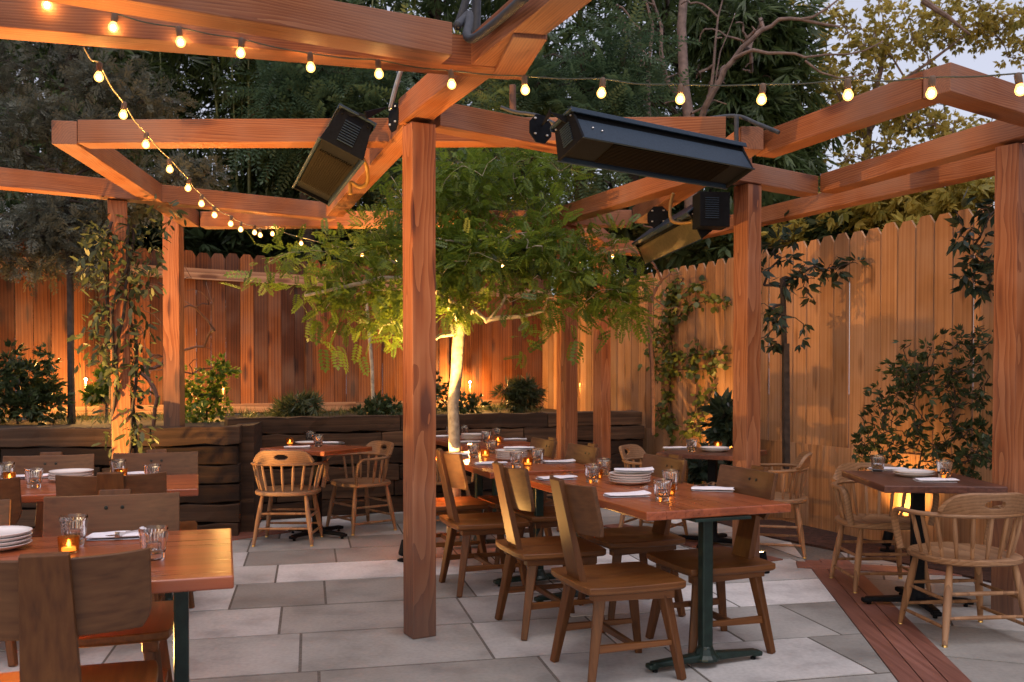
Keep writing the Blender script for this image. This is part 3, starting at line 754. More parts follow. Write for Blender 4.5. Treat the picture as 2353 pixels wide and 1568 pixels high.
# ------------------------------------------------------------------ chairs with a broad curved back
SH = .45
def make_block_chair():
    t = empty('dining_chair')
    # seat: saddle shaped slab
    n = 20; vs = []; fs = []; hw, hd, th = .245, .25, .038
    def mp(u, v): return (hw*u*math.sqrt(1-v*v*.11*v*v), hd*v*math.sqrt(1-u*u*.11*u*u)*(1.0))
    def top(x, y):
        d = -.013*math.exp(-((abs(x)-.105)**2/.008+(y+.03)**2/.022)) - .006*math.exp(-(x*x/.03+(y+.05)**2/.02))
        return SH+d
    for lay in range(3):
        for i in range(n+1):
            for j in range(n+1):
                u, v = -1+2*i/n, -1+2*j/n; x, y = mp(u, v); k = (1, 1, .955)[lay]
                z = top(x, y) if lay == 0 else (SH-th*.72 if lay == 1 else SH-th)
                vs.append((x*k, y*k, z))
    N1 = (n+1)**2; ix = lambda l, i, j: l*N1+i*(n+1)+j
    for i in range(n):
        for j in range(n):
            fs.append((ix(0,i,j), ix(0,i+1,j), ix(0,i+1,j+1), ix(0,i,j+1))); fs.append((ix(2,i,j), ix(2,i,j+1), ix(2,i+1,j+1), ix(2,i+1,j)))
    rim = [(i, 0) for i in range(n)]+[(n, j) for j in range(n)]+[(n-i, n) for i in range(n)]+[(0, n-j) for j in range(n)]
    for a, b in zip(rim, rim[1:]+rim[:1]):
        for l in (0, 1): fs.append((ix(l,*a), ix(l+1,*a), ix(l+1,*b), ix(l,*b)))
    used = set(i for f in fs for i in f); rm = {o: k for k, o in enumerate(sorted(used))}
    vs = [vs[i] for i in sorted(used)]; fs = [tuple(rm[i] for i in f) for f in fs]
    MB().add(vs, fs).build('seat', M_chair, t, bevel=.004, smooth='auto')
    # splat: two stacked boards leaning back
    sp = MB(); a = Vector((0, -.195, SH-.02)); b = Vector((0, -.30, .905)); nrm = Vector((0, (b-a).z, -(b-a).y)).normalized()
    sp.bar(a, b, .155, .118, .034, .026, up=nrm); sp.build('splat', M_chairz, t, bevel=.003)
    # curved back panel in front of the splat
    m = 18; vs = []; fs = []; rows = 7
    for s in range(2):
        for r in range(rows+1):
            f = r/rows; c = a.lerp(b, .50+.462*f)
            for i in range(m+1):
                u = -1+2*i/m; wd = .25
                if r == 0: wd *= .90
                elif r == 1: wd *= .975
                x = u*wd; y = c.y+.028+.052*u*u*abs(u)**.2 + (-.020 if s else 0); z = c.z+.022*abs(u)**2.5*f*.35
                vs.append((x, y, z))
    q = lambda s, r, i: s*(rows+1)*(m+1)+r*(m+1)+i
    for r in range(rows):
        for i in range(m):
            fs.append((q(0,r,i), q(0,r,i+1), q(0,r+1,i+1), q(0,r+1,i))); fs.append((q(1,r,i), q(1,r+1,i), q(1,r+1,i+1), q(1,r,i+1)))
    for i in range(m): fs.append((q(0,0,i), q(1,0,i), q(1,0,i+1), q(0,0,i+1))); fs.append((q(0,rows,i), q(0,rows,i+1), q(1,rows,i+1), q(1,rows,i)))
    for r in range(rows): fs.append((q(0,r,0), q(0,r+1,0), q(1,r+1,0), q(1,r,0))); fs.append((q(0,r,m), q(1,r,m), q(1,r+1,m), q(0,r+1,m)))
    bk = MB().add(vs, fs).build('backrest', M_chairx, t, bevel=.003, smooth='auto')
    for z_, x_ in ((.62, -.03), (.62, .03), (.86, -.03), (.86, .03)):
        c = a.lerp(b, z_); mb = MB(); mb.lathe([(0, -.003), (.0075, -.002), (.0075, .002), (0, .003)], n=10)
        mb.v = [(v[0]+x_, c.y+.030+v[2], c.z+v[1]) for v in mb.v]; mb.build('bolt', M_bolt, bk)
    # legs
    hips = {}; feet = {}
    for sx in (-1, 1):
        for sy in (-1, 1):
            h = Vector((sx*.165, sy*.16, SH-th-.028)); f = Vector((sx*.215, sy*.225, 0)); hips[sx, sy] = h; feet[sx, sy] = f
            mb = MB(); mb.bar(h, f, .052, .034, .046, .034, up=(sx, sy*.4, 0)); mb.build('leg', M_chairz, t, bevel=.006)
    for sx in (-1, 1):
        mb = MB(); mb.bar((sx*.165, -.20, SH-th-.018), (sx*.165, .20, SH-th-.018), .055, h0=.03); mb.build('seat_rail', M_chair, t, bevel=.004)
        p = hips[sx, -1].lerp(feet[sx, -1], .56); q_ = hips[sx, 1].lerp(feet[sx, 1], .56)
        mb = MB(); mb.bar(p, q_, .022, h0=.036); mb.build('stretcher', M_chair, t, bevel=.003)
    p = hips[-1, -1].lerp(feet[-1, 1], .56); xx = hips[1, 1].lerp(feet[1, 1], .56).x
    mb = MB(); mb.bar((-xx, 0, p.z), (xx, 0, p.z), .022, h0=.034); mb.build('stretcher', M_chairx, t, bevel=.003)
    return t

# ------------------------------------------------------------------ captain's chairs
def make_captain_chair():
    t = empty('captains_chair'); H = .44
    n = 40; vs = []; fs = []; out = []
    for k in range(n):
        a = 2*math.pi*k/n; c, s = math.cos(a), math.sin(a); e_ = 2/2.6
        x = .262*abs(c)**e_*(1 if c > 0 else -1); y = .245*abs(s)**e_*(1 if s > 0 else -1)
        if y > 0: x *= 1.0+.03*y/.245
        out.append((x, y))
    rings = [(.05, -.016), (.35, -.015), (.62, -.010), (.85, -.001), (.97, 0.0), (1.0, -.006), (1.0, -.026), (.96, -.034), (.02, -.034)]
    for f, dz in rings:
        for x, y in out: vs.append((x*f, y*f, H+dz+(.010*max(0, y/.245)**2*(1 if abs(x) < .08 else .3) if f < .98 and f > .3 and dz > -.02 else 0)))
    for i in range(len(rings)-1):
        for k in range(n): fs.append((i*n+k, i*n+(k+1) % n, (i+1)*n+(k+1) % n, (i+1)*n+k))
    fs += [tuple(range(n))[::-1], tuple((len(rings)-1)*n+k for k in range(n))]
    MB().add(vs, fs).build('seat', M_cap, t, smooth='auto')
    # bow arm: from the front of the seat up, back around and down again
    def bow(u):   # u in -1..1, back at 0
        a = u*math.pi*.60; x = math.sin(a)*.285; y = -.235+(1-math.cos(a))*.235 if abs(a) < math.pi/2 else 0
        if abs(a) >= math.pi/2: x = math.copysign(.285, u); y = (abs(a)-math.pi/2)*.285
        return Vector((x, y, .655+.008*math.cos(a)))
    pts = [bow(u/20) for u in range(-20, 21)]
    e_ = pts[-1]
    fr = [Vector((.287, .125, .655)), Vector((.287, .165, .645)), Vector((.284, .19, .615)), Vector((.277, .198, .56)), Vector((.262, .195, .49)), Vector((.25, .19, H-.01))]
    pth = [Vector((-p.x, p.y, p.z)) for p in fr[::-1]]+pts+fr
    arm = MB(); V = []; Fq = []
    for i, p in enumerate(pth):
        d = (pth[min(i+1, len(pth)-1)]-pth[max(0, i-1)]).normalized(); up = Vector((0, 0, 1)) if abs(d.z) < .8 else Vector((0, 1, 0))
        s = d.cross(up).normalized(); u = s.cross(d).normalized(); w, h = .021, .012
        for k in range(10):
            a = 2*math.pi*k/10; V.append(p+s*math.cos(a)*w+u*math.sin(a)*h)
    for i in range(len(pth)-1):
        for k in range(10): Fq.append((i*10+k, i*10+(k+1) % 10, (i+1)*10+(k+1) % 10, (i+1)*10+k))
    arm.add(V, Fq).build('arm_bow', M_cap, t, smooth=True)
    # crest with a hand hole
    nu, nv = 72, 18; vs = []; fs = []
    for j in range(nv+1):
        for i in range(nu+1):
            u = -1+2*i/nu; v = j/nv; a = u*math.pi*.30
            ht = .118*(1-abs(u)**5*.85); r = 1.0+v*.06
            x = math.sin(a)*.283*r; y = -.235+(1-math.cos(a))*.235-v*.035; z = .664+ht*v
            vs.append((x, y, z))
    for j in range(nv):
        for i in range(nu):
            u = -1+2*(i+.5)/nu; v = (j+.5)/nv
            if (u/.20)**2+((v-.52)/.20)**2 < 1: continue
            b = j*(nu+1)+i; fs.append((b, b+1, b+nu+2, b+nu+1))
    o = MB().add(vs, fs).build('crest', M_cap, t, recalc=True, smooth='auto'); md = o.modifiers.new('solid', 'SOLIDIFY'); md.thickness = .024; md.offset = 0
    md = o.modifiers.new('bevel', 'BEVEL'); md.width = .006; md.segments = 2; md.limit_method = 'ANGLE'
    # spindles
    for k in range(11):
        u = -0.86+1.72*k/10; p = bow(u); b = Vector((p.x*.80, p.y*.80-.005 if p.y < 0 else p.y*.9, H-.012))
        m_ = MB(); r = (.0085, .0105, .0125, .0115, .009) if k not in (4, 5, 6) else (.0085, .0105, .0125, .0115, .009)
        m_.tube([b.lerp(p, f) for f in (0, .25, .5, .8, 1)], r, n=8); m_.build('spindle', M_capz, t, smooth='auto')
    hips = {}; feet = {}
    for sx in (-1, 1):
        for sy in (-1, 1):
            h = Vector((sx*.175, sy*.155, H-.03)); f = Vector((sx*.235, sy*.215, .012)); hips[sx, sy] = h; feet[sx, sy] = f
            lg = MB().tube([h.lerp(f, q) for q in (0, .3, .55, .85, 1)], (.014, .020, .021, .016, .0135), n=12).build('leg', M_capz, t, smooth='auto')
            MB().lathe([(0, 0), (.014, 0), (.014, .008), (.010, .014), (0, .016)], c=(f.x, f.y, 0), n=12).build('glide', M_brass, lg, smooth='auto')
    for a, b, zs in (((-1,-1),(1,-1),(.38,.68)), ((-1,1),(1,1),(.42,.72)), ((-1,-1),(-1,1),(.46,.80)), ((1,-1),(1,1),(.46,.80))):
        for f in zs:
            p = hips[a].lerp(feet[a], f); q = hips[b].lerp(feet[b], f)
            MB().tube([p, p.lerp(q, .5), q], (.0085, .0115, .0085), n=8).build('stretcher', M_capz, t, smooth='auto')
    return t

chair_proto = make_block_chair(); cap_proto = make_captain_chair(); used = {'a': 0, 'b': 0}
def place(kind, x, y, facing, label, group):
    pr = chair_proto if kind == 'a' else cap_proto
    o = pr if not used[kind] else copy_tree(pr)
    used[kind] += 1; o.location = (x, y, 0); f = Vector(facing).normalized(); o.rotation_euler = (0, 0, math.atan2(-f.x, f.y))
    tag(o, label, 'chair' if kind == 'a' else 'armchair', group); return o

# ------------------------------------------------------------------ tables
TH = .765
def tabletop(root, w, l, mt_):
    o = MB(); nb = max(5, int(w/.095)); 
    # one slab with planks marked by tint
    me = MB()
    for i in range(nb):
        x0 = -w/2+w*i/nb; x1 = x0+w/nb
        me.add([(x0,-l/2,TH-.040),(x1,-l/2,TH-.040),(x1,l/2,TH-.040),(x0,l/2,TH-.040),(x0,-l/2,TH),(x1,-l/2,TH),(x1,l/2,TH),(x0,l/2,TH)],
               [(3,2,1,0),(4,5,6,7),(0,1,5,4),(2,3,7,6)]+([(3,0,4,7)] if i == 0 else [])+([(1,2,6,5)] if i == nb-1 else []), random.random())
    m = me.mesh('tabletop'); bm = bmesh.new(); bm.from_mesh(m); bmesh.ops.remove_doubles(bm, verts=bm.verts, dist=1e-5); bmesh.ops.recalc_face_normals(bm, faces=bm.faces); bm.to_mesh(m); bm.free()
    o = link('tabletop', m, mt_ or M_top, root); md = o.modifiers.new('bevel', 'BEVEL'); md.width = .006; md.segments = 3; md.limit_method = 'ANGLE'; md.angle_limit = R(50)
    return o
def column(root, x, y, mat, arms, w=.058, arm=.29):
    mb = MB(); mb.box((x, y, .40), (w, w*.85, .64)); 
    c = mb.build('column', mat, root, bevel=.008)
    MB().box((x, y, TH-.049), (.30, .30, .014)).build('mounting_plate', mat, c, bevel=.002)
    f = MB(); f.lathe([(0,.10),(w*.58,.10),(w*.66,.085),(w*.9,.06),(w*1.15,.045),(w*1.2,.03),(0,.03)], c=(x, y, 0), n=16)
    for (ax, ay) in arms:
        e_ = Vector((x+ax*arm, y+ay*arm, 0)); st = Vector((x, y, 0)); d = Vector((ax, ay, 0)).normalized()
        f.bar(st+Vector((0,0,.045)), e_+Vector((0,0,.036)), .060, .048, .040, .026)
    for (ax, ay) in arms: f.box((x+ax*(arm-.005), y+ay*(arm-.005), .030), (.052, .052, .026))
    b = f.build('base', mat, root, bevel=.009)
    for (ax, ay) in arms:
        g_ = MB(); g_.lathe([(0,0),(.013,0),(.013,.012),(.005,.014),(.005,.026),(0,.026)], c=(x+ax*(arm-.02), y+ay*(arm-.02), 0), n=10)
        g_.build('levelling_foot', M_black, b)
def table(cx, cy, rz, w, l, label, kind='two', mat=None, group=None, inset=.17, top=None):
    t = empty('dining_table', (cx, cy, 0), rz, label, 'table', group); mat = mat or M_gdark
    tabletop(t, w, l, top)
    if kind == 'two':
        for s in (-1, 1): column(t, 0, s*(l/2-inset), mat, [(-1, 0), (1, 0)])
    else: column(t, 0, 0, mat, [(-1, 0), (1, 0), (0, -1), (0, 1)], w=.07, arm=.30)
    return t
def fr_(ox, oy, rz):
    c, s = math.cos(rz), math.sin(rz); return lambda a, b: (ox+a*c-b*s, oy+a*s+b*c)
# frame of a table: a = across (right), b = along (away)
def rect(nl, rz, w, l): return fr_(*nl, rz)(w/2, l/2)
rot = R(19.5)
GT = 'long dining tables with paired pedestals'
T = {}
def addtable(key, nl, rz, w, l, label, **kw):
    c = rect(nl, rz, w, l); T[key] = (c, rz, w, l, fr_(*c, rz)); return table(c[0], c[1], rz, w, l, label, **kw)
addtable('front', (.597, 4.02), R(21), .78, 1.62, 'long reddish-brown table in the right foreground, laid for four, just right of the centre post', group=GT, inset=.13)
addtable('middle', (-.137, 5.72), R(19), .78, 1.70, 'long reddish-brown table directly behind the right foreground table', group=GT)
addtable('tree', (-.44, 7.94), R(21), .76, 1.5, 'long dark-edged table farthest back behind the lit tree trunk', group=GT)
o_ = fr_(-.838, 2.73, R(17.6))(-1.75, 0)
addtable('near', o_, R(17.6), 1.75, .92, 'large table in the bottom left corner with its bare end glowing orange', kind='none_', mat=M_gdark) if False else None
def longtable(key, nr, rz, length, depth, label, cols):
    """table running to the left of its near-right corner nr"""
    f = fr_(*nr, rz); c = f(-length/2, depth/2); t = empty('dining_table', (c[0], c[1], 0), rz+math.pi/2, label, 'table', GT)
    tabletop(t, depth, length, 0)
    for q in cols: column(t, 0, -length/2+q, M_gdark, [(-1, 0), (1, 0)])
    T[key] = (c, rz, length, depth, fr_(*c, rz)); return t
longtable('near', (-.838, 2.73), R(17.6), 1.75, .92, 'large table in the bottom left corner with its bare end glowing orange', (.17, 1.5))
longtable('second', (-1.69, 4.89), R(19), 1.9, .80, 'long table second from the bottom left corner, between two rows of chairs', (.17, 1.6))
GS = 'small square pedestal tables'
addtable('wall', (-2.15, 7.74), R(-30), .72, .62, 'small square table by the sleeper wall, left of the centre post', kind='one', mat=M_black, group=GS)
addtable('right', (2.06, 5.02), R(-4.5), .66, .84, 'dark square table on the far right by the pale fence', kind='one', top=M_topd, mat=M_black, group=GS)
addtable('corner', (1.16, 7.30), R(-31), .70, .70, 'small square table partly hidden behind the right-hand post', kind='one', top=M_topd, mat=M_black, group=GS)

v_ = Vector((.945, .326)); u_ = Vector((-.326, .945))
GC = 'walnut chairs with a curved board back'
for x, y, fc, lb in (
    (.485, 4.21, v_, 'walnut chair nearest the camera on the left of the foreground table'),
    (.205, 4.97, v_, 'second walnut chair on the left of the foreground table, behind the nearest one'),
    (-.185, 5.90, v_, 'walnut chair with its back just right of the centre post, at the middle table'),
    (-.47, 6.70, v_, 'walnut chair mostly hidden behind the centre post at the middle table'),
    (1.00, 4.60, -v_, 'walnut chair on the right of the foreground table, splat seen below the tabletop corner'),
    (.69, 5.30, -v_, 'walnut chair on the right of the foreground table, bolted back facing left'),
    (.28, 6.22, -v_, 'walnut chair with orange-lit back behind the near end of the middle table'),
    (.03, 6.86, -v_, 'golden-lit walnut chair at the right of the middle table beside the yellow post face'),
    (-1.30, 2.63, (-.3, .95), 'dark walnut chair seen from behind in the bottom left corner'),
    (-1.53, 3.42, (.3, -.95), 'pale-backed walnut chair facing the camera across the bottom left table'),
    (-2.10, 3.20, (.3, -.95), 'walnut chair cut off by the left edge across the bottom left table'),
    (-2.03, 4.66, (-.31, .95), 'dark walnut chair seen from behind at the second left table, behind the pale-backed chair'),
    (-2.63, 4.42, (-.31, .95), 'dark walnut chair seen from behind at the second left table, near the left edge'),
    (-2.17, 5.50, (.31, -.95), 'pale-backed walnut chair beyond the second left table, below the vine post'),
    (-2.74, 5.30, (.31, -.95), 'pale-backed walnut chair beyond the second left table, farther left'),
    ): place('a', x, y, fc, lb, GC)
GP = 'pale oak captain\'s armchairs'
for x, y, fc, lb in (
    (-1.86, 7.55, (-.02, 1), 'pale oak armchair, back to the camera, at the small table by the sleeper wall'),
    (-1.36, 8.16, (-.75, -.62), 'pale oak armchair on the far side of the small table by the sleeper wall'),
    (2.40, 4.81, (-.10, 1), 'weathered oak armchair in the right foreground with a hand hole in its crest'),
    (2.40, 5.93, (0, -1), 'oak armchair tucked under the far side of the right-hand square table'),
    (1.20, 7.72, (.83, -.5), 'oak armchair on the left of the small table half hidden by the right-hand post'),
    (2.06, 7.12, (-.95, .25), 'oak armchair right of the right-hand post, by the pale fence'),
    (-.62, 8.35, v_, 'oak armchair seen past the lit tree trunk at the farthest table'),
    (.33, 9.0, (-.9, -.3), 'oak armchair at the right end of the farthest table, only its crest showing'),
    ): place('b', x, y, fc, lb, GP)
# ------------------------------------------------------------------ string lights
def bulb_mesh(mb_s, mb_b, r=.0185):
    mb_s.lathe([(0, .062), (.008, .062), (.0125, .056), (.0125, .026), (.010, .020), (0, .020)], n=12)
    prof = [(0, -r*1.05)]+[(r*math.sin(a), -r*math.cos(a)*1.02) for a in [math.pi*i/10 for i in range(1, 8)]]+[(.010, .021), (0, .023)]
    mb_b.lathe(prof, n=16)
ms = MB(); mbb = MB(); bulb_mesh(ms, mbb)
mf = MB().lathe([(0,-.012),(.007,-.009),(.0105,0),(.007,.009),(0,.013)], n=10).mesh('filament'); mf.materials.append(M_filament); mf.shade_smooth()
me_s = ms.mesh('socket'); me_b = mbb.mesh('bulb'); me_s.materials.append(M_socket); me_b.materials.append(M_bulb); me_s.shade_smooth(); me_b.shade_smooth()
def string_lights(label, pts, start=None, end=None, mat=None, tilt=0.12, bl=None):
    P = [at_y(*p) for p in pts]
    root = empty('string_lights', tuple(P[0]+Vector((0, 0, .05))), 0, label, 'string lights', 'string lights hung from the pergola'); o0 = Vector(root.location)
    anchors = [p+Vector((0, 0, .058)) for p in P]; path = []
    if start: path.append(at_y(*start)); path.append(path[0].lerp(anchors[0], .5)+Vector((0,0,-.02)))
    for a, b in zip(anchors, anchors[1:]):
        path += [a, a.lerp(b, .5)+Vector((random.uniform(-.008,.008), 0, -.018*(b-a).length*1.2+random.uniform(-.004,.004)))]
    path.append(anchors[-1])
    if end: path.append(at_y(*end))
    out = []
    for i in range(len(path)-1):
        p0, p1, p2, p3 = path[max(0, i-1)], path[i], path[i+1], path[min(len(path)-1, i+2)]
        for k in range(4):
            t = k/4; out.append(.5*((2*p1)+(p2-p0)*t+(2*p0-5*p1+4*p2-p3)*t*t+(3*p1-p0-3*p2+p3)*t**3)-o0)
    out.append(path[-1]-o0)
    MB().tube(out, .0032, n=5).build('cable', mat or M_wire, root, smooth=True)
    for i, p in enumerate(P):
        s = link('socket', me_s, None, root); s.location = p-o0; s.rotation_euler = (random.uniform(-tilt, tilt), random.uniform(-tilt, tilt), 0)
        b = link('bulb', me_b, None, s); fo = link('filament', mf, None, s)
        lo = bpy.data.objects.new('bulb_light', bl or bulb_light); COL.objects.link(lo); lo.parent = s
    return root
yy = lambda x: np.interp(x, [100, 1038, 2345], [3.52, 3.88, 3.15])
s1 = [(-190, -34), (-35, -16), (108, 12), (260, 64), (415, 98), (553, 123), (714, 156), (871, 171), (1038, 195), (1207, 208), (1382, 215), (1563, 229), (1750, 230), (1949, 220), (2140, 216), (2345, 208), (2560, 190)]
string_lights('long string of round bulbs sweeping across the whole front of the pergola', [(x, y, yy(x)) for x, y in s1])
s2 = [(227, 178, 3.78), (283, 265, 4.15), (335, 333, 4.55), (390, 390, 5.0), (432, 433, 5.4), (463, 469, 5.8), (493, 495, 6.25), (530, 515, 6.65), (553, 528, 7.05), (585, 535, 7.45), (598, 541, 7.75), (626, 538, 8.1), (692, 560, 8.55), (832, 588, 9.0), (911, 601, 9.3), (1155, 612, 9.4), (1334, 601, 9.0), (1407, 590, 8.6), (1480, 577, 8.2)]
string_lights('string of bulbs diving from the upper left beam back towards the locust tree', s2, start=(192, 108, 3.72), end=(1545, 535, 7.6), mat=M_wirel, bl=bulb_light2)

# ------------------------------------------------------------------ small ground lamps (real fixtures)
def spot_fixture(label, loc, aim, power, size=1.1, blend=.6, color=WARM, rad=.03, kind='uplight'):
    root = empty('ground_spotlight', loc, 0, label, 'spotlight', 'warm garden uplights')
    MB().lathe([(0, 0), (.055, 0), (.055, .012), (.012, .016), (.012, .05), (0, .05)], n=16).build('base', M_black, root, smooth='auto')
    d = (Vector(aim)-Vector(loc)-Vector((0, 0, .09))).normalized(); q = Vector((0, 0, 1)).rotation_difference(d)
    h = MB().lathe([(0, -.06), (.03, -.06), (.036, -.05), (.036, .05), (.032, .05), (.030, .038), (0, .038)], n=20).build('lamp_head', M_black, root, smooth='auto')
    h.location = (0, 0, .10); h.rotation_mode = 'QUATERNION'; h.rotation_quaternion = q
    ln = MB().lathe([(0, .0385), (.029, .0385)], n=20).build('lens', emit_lens, h)
    ld = bpy.data.lights.new('uplight', 'SPOT'); ld.energy = power; ld.color = color; ld.spot_size = size; ld.spot_blend = blend; ld.shadow_soft_size = rad
    lo = bpy.data.objects.new('uplight', ld); COL.objects.link(lo); lo.parent = h; lo.location = (0, 0, .06); lo.rotation_euler = (math.pi, 0, 0)
    return root
emit_lens = emit('lamp_lens', (1.0, .6, .22), 30)
def path_light(label, top, base_z, power, side=0):
    x, y, z = top
    root = empty('stake_light', (x, y, base_z), 0, label, 'path light', 'small stake lights in the planters')
    MB().tube([(0, 0, -.05), (side*.3, 0, z-base_z-.02)], .009, n=8).build('stake', M_twig, root)
    c = MB().lathe([(0, .022), (.030, .018), (.032, .012), (0, .012)], n=14); c.v = [(a+side*.3, b, d+z-base_z) for a, b, d in c.v]; c.build('cap', M_black, root)
    l = MB().lathe([(0, -.018), (.010, -.014), (.012, 0), (.010, .010), (0, .012)], n=12); l.v = [(a+side*.3, b, d+z-base_z) for a, b, d in l.v]; l.build('lamp', emit_path, root)
    ld = bpy.data.lights.new('lamp_light', 'POINT'); ld.energy = power; ld.color = WARM; ld.shadow_soft_size = .03
    lo = bpy.data.objects.new('lamp_light', ld); COL.objects.link(lo); lo.parent = root; lo.location = (side*.3, -.035, z-base_z-.02)
emit_path = emit('path_lamp', (1.0, .62, .28), 90)
spot_fixture('small black uplight on the paving in front of the lit tree trunk', (-.80, 6.75, 0), (-.46, 7.5, 1.7), 1500, 1.1, .9)
spot_fixture('small uplight behind the foliage under the half-hidden square table', (1.98, 9.05, .015), (2.3, 9.6, 1.8), 140, 1.9, 1)
spot_fixture('small uplight on the mulch behind the right-hand square table', (2.92, 7.05, .015), (3.35, 7.3, 1.6), 32, 1.9, 1)
spot_fixture('small uplight on the paving just behind the broad centre post', (-.585, 5.45, 0), (-.25, 4.5, 2.6), 120, 1.9, 1)
spot_fixture('small uplight on the paving hidden behind the second left table', (-3.75, 5.95, 0), (-2.0, 6.6, 2.6), 560, 2.2, 1)
spot_fixture('small uplight on the floor under the bottom left table', (-1.9, 3.55, 0), (-.9, 3.3, 2.6), 520, 2.0, 1)
spot_fixture('small uplight on the floor behind the right-hand post', (1.75, 6.35, 0), (1.3, 6.3, 2.6), 40, 2.2, 1)
for lb, px, pw, dz in (
    ('stake light glowing on the dark fence beside the staked young tree', (197, 872, 9.9), 45, 0),
    ('left of two bright stake lights in the bush right of the vine post', (441, 880, 10.2), 18, 0),
    ('right of two bright stake lights in the bush right of the vine post', (513, 881, 10.3), 30, 0),
    ('stake light glowing on the fence just right of the lit tree trunk', (1080, 878, 12.8), 60, 0),
    ('stake light glowing on the fence between the two narrow far posts', (1338, 882, 12.6), 35, 0)):
    path_light(lb, tuple(at_y(*px)), .9, pw)

# ------------------------------------------------------------------ planting inside the yard
def plant(name, label, cat, loc=(0, 0, 0), group=None): return empty(name, loc, 0, label, cat, group)
# centre tree
ct = plant('locust_tree', 'young locust tree with a brightly uplit pale trunk in the middle of the patio', 'tree')
TY = 7.5
tp = [at_y(1041, 1240, TY)]
tp = [Vector((tp[0].x, TY, 0))]+[at_y(x, y, TY+dy) for x, y, dy in ((1044, 1150, 0), (1046, 1060, .0), (1043, 985, 0), (1041, 930, 0), (1049, 860, 0), (1052, 800, 0), (1057, 745, 0))]
limbs = [((1057,745,7.5), (1090,712,7.45), (1120,738,7.4), (1150,705,7.35), (1163,680,7.3)), ((1057,745,7.5), (1030,700,7.4), (1000,668,7.3), (960,640,7.2), (900,600,7.1)),
         ((1115,737,7.42), (1150,730,7.35), (1200,728,7.3), (1250,715,7.2)), ((1057,745,7.5), (1075,690,7.6), (1090,600,7.7), (1120,500,7.7)), ((1052,765,7.5), (1010,772,7.4), (985,790,7.3)),
         ((1090,600,7.7), (1150,560,7.7), (1220,480,7.6)), ((960,640,7.2), (880,640,7.0), (790,660,6.8), (700,680,6.7)), ((1040,700,7.4), (980,560,7.3), (930,470,7.3))]
tb = MB(); tb.tube([tp[0]]+[p for p in tp[1:]], [.062, .055, .050, .047, .046, .048, .050, .045], n=14)
nodes = [tp[-1]]; Pn = [-1]
for lm in limbs:
    pts = [at_y(*p) for p in lm]; r0 = .024; tb.tube(pts, [r0*(1-.6*i/(len(pts)-1)) for i in range(len(pts))], n=8)
nod = []
for lm in limbs: nod += [at_y(*p) for p in lm]
tb.build('trunk', M_barkp, ct, smooth='auto')
blobs = []
for x, y, Y, rx, rz, w in ((1100,430,7.5,.55,.28,2.2), (1200,520,7.5,.6,.32,2.6), (1000,520,7.5,.5,.35,2), (1320,560,7.4,.4,.25,1.5), (1130,600,7.4,.6,.25,2.4), (1290,660,7.3,.42,.22,2),
                           (1400,660,7.3,.28,.18,1.1), (1440,690,7.3,.14,.14,.5), (850,560,7.2,.38,.25,1.8), (800,620,7.0,.35,.22,1.4), (870,690,7.1,.28,.2,1.3), (720,600,6.8,.25,.12,.7), (650,620,6.7,.2,.08,.4),
                           (740,680,6.8,.16,.14,.45), (1020,660,7.3,.18,.2,.9), (940,440,7.4,.35,.2,1.1), (1230,400,7.6,.35,.22,1.0), (1190,700,7.2,.2,.1,.6), (900,740,7.1,.15,.16,.45), (1060,700,7.3,.10,.05,.5), (1080,380,7.6,.4,.15,1.0), (980,600,7.3,.3,.25,1.4)):
    c = at_y(x, y, Y); blobs.append(((c.x, c.y, c.z), (rx, max(.22, rx*.8), rz), w))
tg = blob_targets(blobs, 230, 4)
N, P, rad, tips = grow(None, None, tg, r0=.016, seg=4, wob=.10, trunk_pts=nod, seed=3, sag=.02, anyw=True)
# connect only to limb nodes: radii from the limbs onward
bm_ = MB(); branch_mesh(bm_, N, P, [min(r, .011) for r in rad], n=5, start=len(nod)); bm_.build('branches', M_barkp, ct)
PIN = T_pinnate(6, 1.0, .34, .17, .12); PINF = T_pinnate(11, 1.0, .17, .055, .28)
crown_leaves('crown', [N[t] for t in tips], 22, .17, PIN, .095, L_loc, ct, droop=.05, seed=2)
hang = [at_y(*p) for p in ((1202,790,7.1), (1208,815,7.1), (1270,770,7.2), (1450,720,7.2), (1470,705,7.2), (1410,760,7.2), (590,640,6.7), (620,670,6.7), (560,665,6.7), (790,740,6.9), (740,780,6.9), (780,800,6.9), (720,730,6.8), (840,800,7.0), (1330,770,7.2), (1370,740,7.2))]
o = crown_leaves('hanging_leaves', hang, 3, .08, PIN, .15, L_loc, ct, droop=.4, seed=8)

# vine on the left post
vt = plant('climbing_vine', 'leafy vine climbing the front left post with twisted stems', 'vine')
stems = MB(); vtips = []
for s in range(5):
    pts = []; z = 0; a = s*1.3
    while z < 2.55:
        cx = P4c.x+.03*(1-z/2.7); r = .095+.02*math.sin(z*3+s)
        pts.append((cx+math.cos(a)*r, P4c.y+math.sin(a)*r, z)); z += .12; a += random.uniform(-.1, .55)
    stems.tube(pts, [.012]*len(pts), n=6)
    vtips += [p for p in pts if .15 < p[2]]
stems.build('stem', M_barkd, vt, smooth=True)
sel = []
for p in vtips:
    dens = np.interp(p[2], [0, .45, .7, 1.1, 1.4, 2.1, 2.5, 2.7], [.2, .5, .1, .25, 1, 1, 1.0, .5])
    for _ in range(2):
        if random.random() < dens: sel.append(Vector(p)+Vector((random.gauss(0, .10), random.gauss(-.03, .08), random.gauss(0, .04))))
LAN = T_oval(1, .34); BUN = T_bunch(6, 1, .24)
crown_leaves('leaves', sel, 8, .09, LAN, .078, L_vine, vt, droop=.5, seed=3)
sp_ = [at_y(x, y, 6.75) for x, y in ((330,980),(320,1010),(335,1030),(310,990),(350,560),(370,520),(230,620),(225,700),(345,660),(350,600),(240,560),(250,860),(345,890),(380,480),(400,500))]
